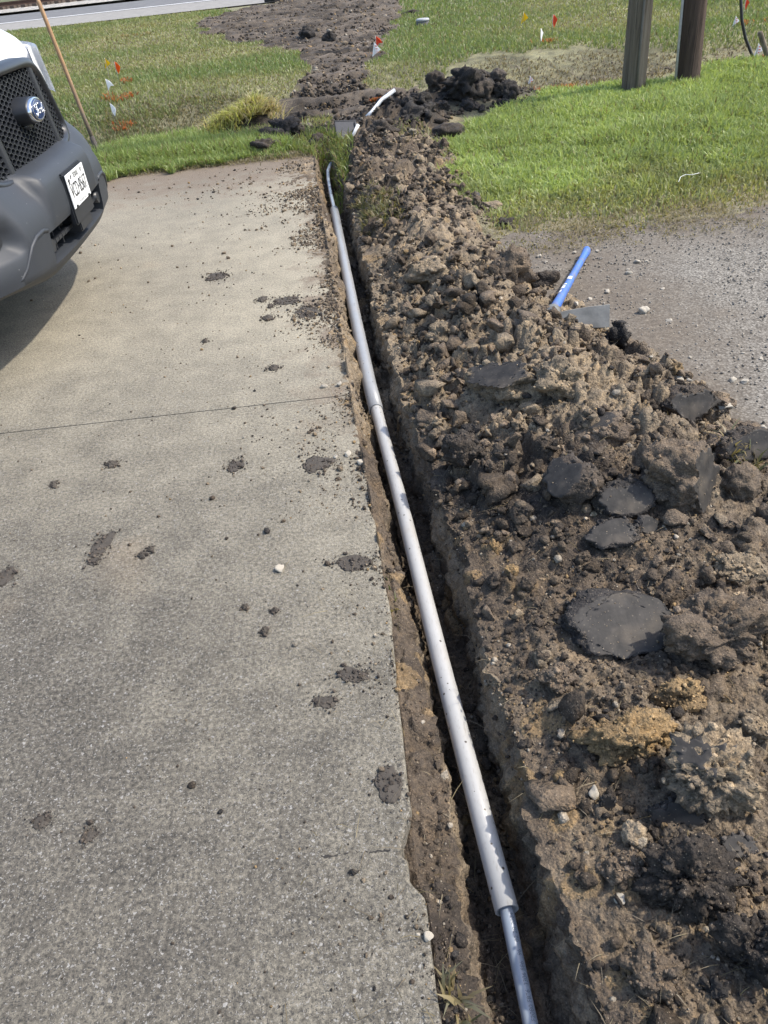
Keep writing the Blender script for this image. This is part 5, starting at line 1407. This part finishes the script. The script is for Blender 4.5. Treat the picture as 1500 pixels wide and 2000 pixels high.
for sd in (-1, 1):        # bumper sides running back to the wheel arch
    bm = bmesh.new()
    x1 = plan(1.03); pr = [(x, z) for x, z in bprof(1.03)][2:17]
    a = [bm.verts.new((x + x1, sd * 1.03, z)) for x, z in pr]; b2 = [bm.verts.new((x1 - .42, sd * 1.045, z)) for x, z in pr]
    for k in range(len(pr) - 1): bm.faces.new((a[k], a[k + 1], b2[k + 1], b2[k]))
    bm_obj('bumper_side', bm, M_BUMP, van, True)
# lower valance raised lip (a U shaped moulding under the intake)
lipp = []
for s, z, x in ((-.80, .415, -.016), (-.765, .425, -.008), (-.73, .45, -.003), (-.70, .485, .002), (-.66, .522, .006), (-.60, .545, .008), (-.52, .548, .006), (-.47, .535, .004)):
    lipp.append((x + plan(s), s, z))
for sd in (-1, 1):
    bm = bmesh.new(); tube(bm, [(a - .007, sd * b * -1, c) for a, b, c in lipp], .009, 12); bm_obj('valance_moulding', bm, M_BUMP, van, True)
    # fog lamp insert at the bottom of its recess
    bm = bmesh.new(); ring = [(.075 * math.cos(t), .042 * math.sin(t)) for t in np.linspace(0, 2 * math.pi, 28, endpoint=False)]
    f0 = [bm.verts.new((plan(.82 + u) - .060, sd * (.82 + u), .585 + v)) for u, v in ring]; f1 = [bm.verts.new((plan(.82 + u) - .052, sd * (.82 + u * .9), .585 + v * .9)) for u, v in ring]
    for k in range(28): bm.faces.new((f0[k], f0[(k + 1) % 28], f1[(k + 1) % 28], f1[k]))
    bm.faces.new(f1); bmesh.ops.recalc_face_normals(bm, faces=bm.faces); bm_obj('fog_lamp_cover', bm, M_GRIL, van)
# intake: bars, uprights and end bosses
bm = bmesh.new()
for z, t in ((.455, .018), ):
    for k in range(20):
        s0, s1 = -.44 + .044 * k, -.44 + .044 * (k + 1); sm = (s0 + s1) / 2
        add_box(bm, (-.055 + plan(sm), sm, z), (.045, .0445, t))
bm_obj('intake_bar', bm, M_GRIL, van)
for s in (-.40, -.30, -.20, .20, .30, .40):
    bm = bmesh.new(); add_box(bm, (-.10 + plan(s), s, .452), (.085, .014, .098), None, .002); bm_obj('intake_fin', bm, M_GRIL, van)
for s in (-.425, .425):
    bm = bmesh.new(); tube(bm, [(-.07 + plan(s), s, .455), (-.018 + plan(s), s, .455)], .028, 20); bm_obj('bar_boss', bm, M_GRIL, van)
bm = bmesh.new(); add_box(bm, (-.165, 0, .452), (.01, .88, .11)); bm_obj('intake_back', bm, M_DEEP, van)
# plate bracket and plate
bm = bmesh.new(); add_box(bm, (.004, 0, .580), (.03, .322, .235), None, .008); add_box(bm, (-.035, 0, .455), (.09, .20, .075), None, .006)
bm_obj('plate_bracket', bm, M_GRIL, van)
pl = empty('license_plate', (.0225, 0, .612)); pl.parent = van
bm = bmesh.new(); add_box(bm, (0, 0, 0), (.004, .305, .152), None, .0018); po = bm_obj('plate_sheet', bm, plain('plate_white', (.74, .75, .74), .4, var=.03), pl)
def van_text(body, size, y, z, x, mat, parent, sx=1., shear=0., name='lettering', bold=0):
    me, V = text_mesh(body, size, shear, 0, sx)
    U = np.stack([np.full(len(V), x), V[:, 0] + y, V[:, 1] + z], -1); set_verts(me, U)
    me.materials.append(mat); o = link(bpy.data.objects.new(name, me), parent)
    return o
M_INK = plain('plate_ink', (.012, .012, .014), .5)
for dy in (-.0012, 0, .0012):
    van_text('VCD\u00b78567', .092, dy, -.006, .0028 + abs(dy) * .1 + (.0002 if dy > 0 else 0), M_INK, pl, .66)
for dy in (-.0008, .0008): van_text('TEXAS', .034, dy, .053, .0028 + (.0002 if dy > 0 else 0), M_INK, pl, .85)
van_text('The Lone Star State', .0145, -.0, -.062, .0028, M_INK, pl, .95)
van_text('\u2605', .05, -.118, .040, .0028, M_INK, pl, .8)
bm = bmesh.new()      # star and small swirls of the plate design
for cy, cz, r0 in ((-.120, .045, .020), ):
    vs = [bm.verts.new((.0029, cy + math.cos(math.pi / 2 + k * math.pi / 5) * (r0 if k % 2 == 0 else r0 * .4), cz + math.sin(math.pi / 2 + k * math.pi / 5) * (r0 if k % 2 == 0 else r0 * .4))) for k in range(10)]
    bm.faces.new(vs)
for cy, cz in ((-.078, .055), (.098, .055)):
    tube(bm, [(.0029, cy + .011 * math.cos(t), cz + .008 * math.sin(t)) for t in np.linspace(0, 5.2, 12)], .0012, 5)
    tube(bm, [(.0029, cy + .005 * math.cos(t), cz + .004 * math.sin(t)) for t in np.linspace(0, 5.2, 9)], .0010, 5)
bm_obj('emblem', bm, M_INK, pl)
for s in (-.11, .11):
    bm = bmesh.new(); add_box(bm, (.004, s, -.072), (.006, .022, .016), None, .002); bm_obj('clip', bm, M_GRIL, pl)

# grille: frame, backing, honeycomb pockets
def gx(z): return -.105 - .10 * (z - .72)
def fxg(s): a = abs(s); return -(.10 * a * a + .28 * max(0, a - .50) ** 2)
GT, GB = 1.105, .745
def gwid(z): return .60 - .16 * (z - GB) / (GT - GB)
fr_out = []
for t in np.linspace(0, 2 * math.pi, 72, endpoint=False):
    c, s_ = math.cos(t), math.sin(t)
    c = math.copysign(abs(c) ** .38, c); s_ = math.copysign(abs(s_) ** .38, s_)
    z = (GT + GB) / 2 + s_ * (GT - GB) / 2
    fr_out.append((c, z))
bm = bmesh.new(); lv = []
for grow, dx in ((.045, -.055), (.042, .004), (.020, .018), (.004, .012), (-.006, -.045)):
    row = []
    for c, z in fr_out:
        zz = z + (grow if z > .925 else -grow) * min(1, abs(z - .925) / .12)
        ss = c * (gwid(z) + grow)
        row.append(bm.verts.new((gx(zz) + fxg(ss) + dx, ss, zz)))
    lv.append(row)
for a, b2 in zip(lv, lv[1:]):
    for k in range(72): bm.faces.new((a[k], a[(k + 1) % 72], b2[(k + 1) % 72], b2[k]))
bmesh.ops.recalc_face_normals(bm, faces=bm.faces)
bm_obj('grille_frame', bm, M_GRIL, van, True)
bm = bmesh.new(); rows = []
for z in np.linspace(GB - .01, GT + .01, 8):
    rows.append([bm.verts.new((gx(z) + fxg(s) - .048, s, z)) for s in np.linspace(-gwid(z), gwid(z), 30)])
for a, b2 in zip(rows, rows[1:]):
    for k in range(29): bm.faces.new((a[k], a[k + 1], b2[k + 1], b2[k]))
bm_obj('grille_backing', bm, M_DEEP, van)
bm = bmesh.new()
hw, hh = .0235, .0122       # half width / half height of a cell
row_i = 0; z = GB + .014
while z < GT - .008:
    s = -.62 + (hw * 1.5 if row_i % 2 else 0)
    while s < .62:
        if abs(s) < gwid(z) - .02 and not (.335 < abs(s) < .375) and not ((s / .085) ** 2 + ((z - .955) / .055) ** 2 < 1):
            hexa = [(-hw, 0), (-hw * .5, hh), (hw * .5, hh), (hw, 0), (hw * .5, -hh), (-hw * .5, -hh)]
            L_ = []
            for k_, dx, dz in ((1.01, 0, 0), (.89, 0, 0), (.78, -.030, .002)):
                L_.append([bm.verts.new((gx(z + v * k_) + fxg(s + u * k_) + dx, s + u * k_, z + v * k_ + dz)) for u, v in hexa])
            for a, b2 in zip(L_, L_[1:]):
                for k in range(6): bm.faces.new((a[k], b2[k], b2[(k + 1) % 6], a[(k + 1) % 6]))
            bm.faces.new(L_[-1][::-1])
        s += hw * 3.0
    z += hh; row_i += 1
bmesh.ops.recalc_face_normals(bm, faces=bm.faces)
bm_obj('honeycomb_mesh', bm, M_GRIL, van)
for sd in (-1, 1):
    bm = bmesh.new(); rows = []
    for z in np.linspace(GB - .005, GT + .005, 14):
        c0 = sd * (.345 - .0 * (z - GB)); c1 = sd * .385
        rows.append([bm.verts.new((gx(z) + fxg(s_) + dx, s_, z)) for s_, dx in ((c0, -.04), (c0, .006), (c0 * .5 + c1 * .5, .010), (c1, .006), (c1, -.04))])
    for a, b2 in zip(rows, rows[1:]):
        for k in range(4): bm.faces.new((a[k], a[k + 1], b2[k + 1], b2[k]))
    bmesh.ops.recalc_face_normals(bm, faces=bm.faces)
    bm_obj('grille_divider', bm, M_GRIL, van, True)
# badge on its pedestal
bd = empty('badge', (gx(.955) + .0, 0, .955)); bd.parent = van
def oval(bm, a, b, lv, seg=48):
    rows = [[bm.verts.new((x, a * k * math.cos(t), b * k * math.sin(t) + dz)) for t in np.linspace(0, 2 * math.pi, seg, endpoint=False)] for k, x, dz in lv]
    for p, q in zip(rows, rows[1:]):
        for i in range(seg): bm.faces.new((p[i], p[(i + 1) % seg], q[(i + 1) % seg], q[i]))
    bm.faces.new(rows[-1]); bmesh.ops.recalc_face_normals(bm, faces=bm.faces)
bm = bmesh.new(); oval(bm, .098, .055, [(1.12, -.03, -.003), (1.06, .01, -.002), (1.0, .055, 0), (.99, .062, 0)]); add_box(bm, (-.0, 0, -.062), (.04, .07, .03), None, .004); bm_obj('badge_pedestal', bm, M_GRIL, bd, True)
bm = bmesh.new(); oval(bm, .094, .051, [(1.0, .058, 0), (1.0, .072, 0), (.96, .077, 0), (.90, .077, 0)]); bm_obj('badge_rim', bm, M_CHROME, bd, True)
bm = bmesh.new(); oval(bm, .084, .0445, [(1.0, .074, 0), (.98, .080, 0), (.8, .083, 0), (.4, .0845, 0)]); bm_obj('badge_field', bm, M_NAVY, bd, True)
bm = bmesh.new(); n = 48
ra = [[bm.verts.new((.0815, k * .084 * math.cos(t), k * .0445 * math.sin(t))) for t in np.linspace(0, 2 * math.pi, n, endpoint=False)] for k in (.90, .935)]
ra2 = [[bm.verts.new((.084, v.co.y, v.co.z)) for v in q] for q in ra]
for i in range(n):
    j = (i + 1) % n
    bm.faces.new((ra2[0][i], ra2[0][j], ra2[1][j], ra2[1][i])); bm.faces.new((ra[0][i], ra[0][j], ra2[0][j], ra2[0][i])); bm.faces.new((ra[1][i], ra2[1][i], ra2[1][j], ra[1][j]))
bm_obj('badge_line', bm, M_SILV, bd)
# script lettering drawn as pen strokes on the badge
def stroke(bm, pts, r_=.0021):
    pts = [Vector((0.0848, a, b)) for a, b in pts]
    out = []
    for i in range(len(pts) - 1):
        p0, p1, p2, p3 = pts[max(i - 1, 0)], pts[i], pts[i + 1], pts[min(i + 2, len(pts) - 1)]
        for t in np.linspace(0, 1, 5, endpoint=False):
            out.append(.5 * ((2 * p1) + (p2 - p0) * t + (2 * p0 - 5 * p1 + 4 * p2 - p3) * t * t + (3 * p1 - p0 - 3 * p2 + p3) * t ** 3))
    out.append(pts[-1]); tube(bm, out, r_, 6)
bm = bmesh.new()
S_ = 1.0
stroke(bm, [(-.050, .006), (-.056, .014), (-.050, .023), (-.038, .024), (-.030, .018), (-.034, .010), (-.042, .013)])
stroke(bm, [(-.044, .022), (-.030, .027), (-.014, .026), (-.004, .022), (.002, .027)], .003)
stroke(bm, [(-.024, .024), (-.028, .004), (-.036, -.014), (-.048, -.022), (-.056, -.017), (-.052, -.010)], .0034)
stroke(bm, [(-.040, .002), (-.028, .005), (-.018, .003)])
stroke(bm, [(-.010, .002), (-.018, -.004), (-.018, -.013), (-.010, -.016), (-.004, -.010), (-.004, -.002), (-.010, .002)])
stroke(bm, [(.004, .002), (.006, -.008), (.004, -.016)]); stroke(bm, [(.005, -.006), (.012, .002), (.019, .000)])
stroke(bm, [(.038, -.004), (.030, .002), (.024, -.005), (.026, -.014), (.033, -.015), (.039, -.006)])
stroke(bm, [(.048, .022), (.041, .004), (.039, -.011), (.044, -.016), (.052, -.010)], .003)
bm_obj('badge_script', bm, M_SILV, bd, True)

# painted body: sections lofted from the nose to the tail
def section(x, w_, zt, zb, rad, drop=0.0):
    out = []
    hwid = w_
    pts = [(-hwid, zb), (-hwid - .0, zb + (zt - zb) * .25), (-hwid * 1.0, zb + (zt - zb) * .55), (-hwid, zt - rad - drop)]
    for t in np.linspace(0, math.pi / 2, 8): pts.append((-hwid + rad - rad * math.cos(t), zt - rad - drop + (rad) * math.sin(t) + drop * math.sin(t)))
    full = pts + [(0, zt + .012)] + [(-a, b) for a, b in pts[::-1]]
    return [(x, a, b) for a, b in full]
secs = [(-.215, .60, 1.150, .75, .10, .06), (-.228, .70, 1.170, .72, .14, .06), (-.26, .80, 1.195, .66, .16, .06), (-.32, .89, 1.228, .55, .18, .05), (-.42, .955, 1.27, .45, .18, .04), (-.60, .99, 1.33, .40, .16, .03), (-.85, 1.005, 1.39, .38, .14, .02), (-1.10, 1.01, 1.45, .38, .13, .02),
        (-1.22, 1.01, 1.52, .38, .13, .02), (-1.55, 1.00, 1.98, .38, .15, .02), (-1.90, .99, 2.38, .38, .18, .02), (-2.15, .985, 2.54, .38, .2, .02), (-2.6, .985, 2.60, .38, .2, .02), (-5.6, .985, 2.60, .38, .2, .02), (-5.75, .96, 2.55, .40, .2, .02)]
bm = bmesh.new(); rows = [[bm.verts.new(p) for p in section(*q)] for q in secs]
for a, b2 in zip(rows, rows[1:]):
    for k in range(len(a) - 1): bm.faces.new((a[k], a[k + 1], b2[k + 1], b2[k]))
bm.faces.new(rows[0]); bm.faces.new(rows[-1][::-1])
bmesh.ops.recalc_face_normals(bm, faces=bm.faces)
o = bm_obj('body', bm, M_WHITE, van, True)
md = o.modifiers.new('round', 'SUBSURF'); md.levels = md.render_levels = 2
# fender faces beside the grille, headlights above them
for sd in (-1, 1):
    bm = bmesh.new(); rows = []
    for z in np.linspace(.79, 1.17, 16):
        s0 = gwid(min(max(z, GB), GT)) + .030
        rows.append([bm.verts.new((gx(z) + fxg(s_) * 1.0 + .004 - .14 * t ** 2, sd * s_, z)) for t, s_ in [(t, s0 + (.97 - s0) * t) for t in np.linspace(0, 1, 14)]])
    for a, b2 in zip(rows, rows[1:]):
        for k in range(13): bm.faces.new((a[k], a[k + 1], b2[k + 1], b2[k]))
    bmesh.ops.recalc_face_normals(bm, faces=bm.faces)
    bm_obj('front_fender', bm, M_WHITE, van, True)
    bm = bmesh.new(); rows = []
    for z in np.linspace(.93, 1.16, 8):
        s0 = gwid(z) + .29 + .05 * (z - .93)
        rows.append([bm.verts.new((gx(z) + fxg(s_) + .012 - .14 * t ** 2, sd * s_, z + .03 * t)) for t, s_ in [(t, s0 + (.95 - s0) * t) for t in np.linspace(0.05, 1, 10)]])
    for a, b2 in zip(rows, rows[1:]):
        for k in range(9): bm.faces.new((a[k], a[k + 1], b2[k + 1], b2[k]))
    bmesh.ops.solidify(bm, geom=bm.faces[:], thickness=.008)
    bm_obj('headlight', bm, M_LENS, van, True)
    # side window, door mirror
    bm = bmesh.new(); prism(bm, [(-1.45, 1.50), (-2.5, 1.50), (-2.5, 2.25), (-2.05, 2.25)], sd * .992, sd * 1.012, 'y'); bm_obj('side_window', bm, M_GLASS, van)
    bm = bmesh.new(); add_box(bm, (-1.62, sd * 1.16, 1.62), (.12, .20, .34), None, .03); bm_obj('door_mirror', bm, M_BUMP, van)
bm = bmesh.new(); prism(bm, [(-.86, 0), (.86, 0), (.78, .98), (-.78, .98)], 0, .012); o = bm_obj('windshield', bm, M_GLASS, van)
o.matrix_local = Matrix.Translation((-1.235, 0, 1.56)) @ Matrix(((0, -.636, .772, 0), (1, 0, 0, 0), (0, .772, .636, 0), (0, 0, 0, 1)))
wheel = None
for x in (-.98, -4.7):
    for sd in (-1, 1):
        wh = empty('wheel', (x, sd * .90, .345)); wh.parent = van
        bm = bmesh.new(); tube(bm, [(0, -.11, 0), (0, -.105, 0), (0, -.07, 0), (0, .07, 0), (0, .105, 0), (0, .11, 0)], [.25, .315, .345, .345, .315, .25], 40); bm_obj('tyre', bm, M_RUB, wh, True)
        bm = bmesh.new(); tube(bm, [(0, -.115, 0), (0, .115, 0)], .225, 32); bm_obj('rim', bm, plain('steel_rim', (.32, .33, .34), .4, .7), wh)
bm = bmesh.new(); add_box(bm, (-3.1, 0, .36), (5.2, 1.75, .20)); bm_obj('underbody', bm, M_DEEP, van)
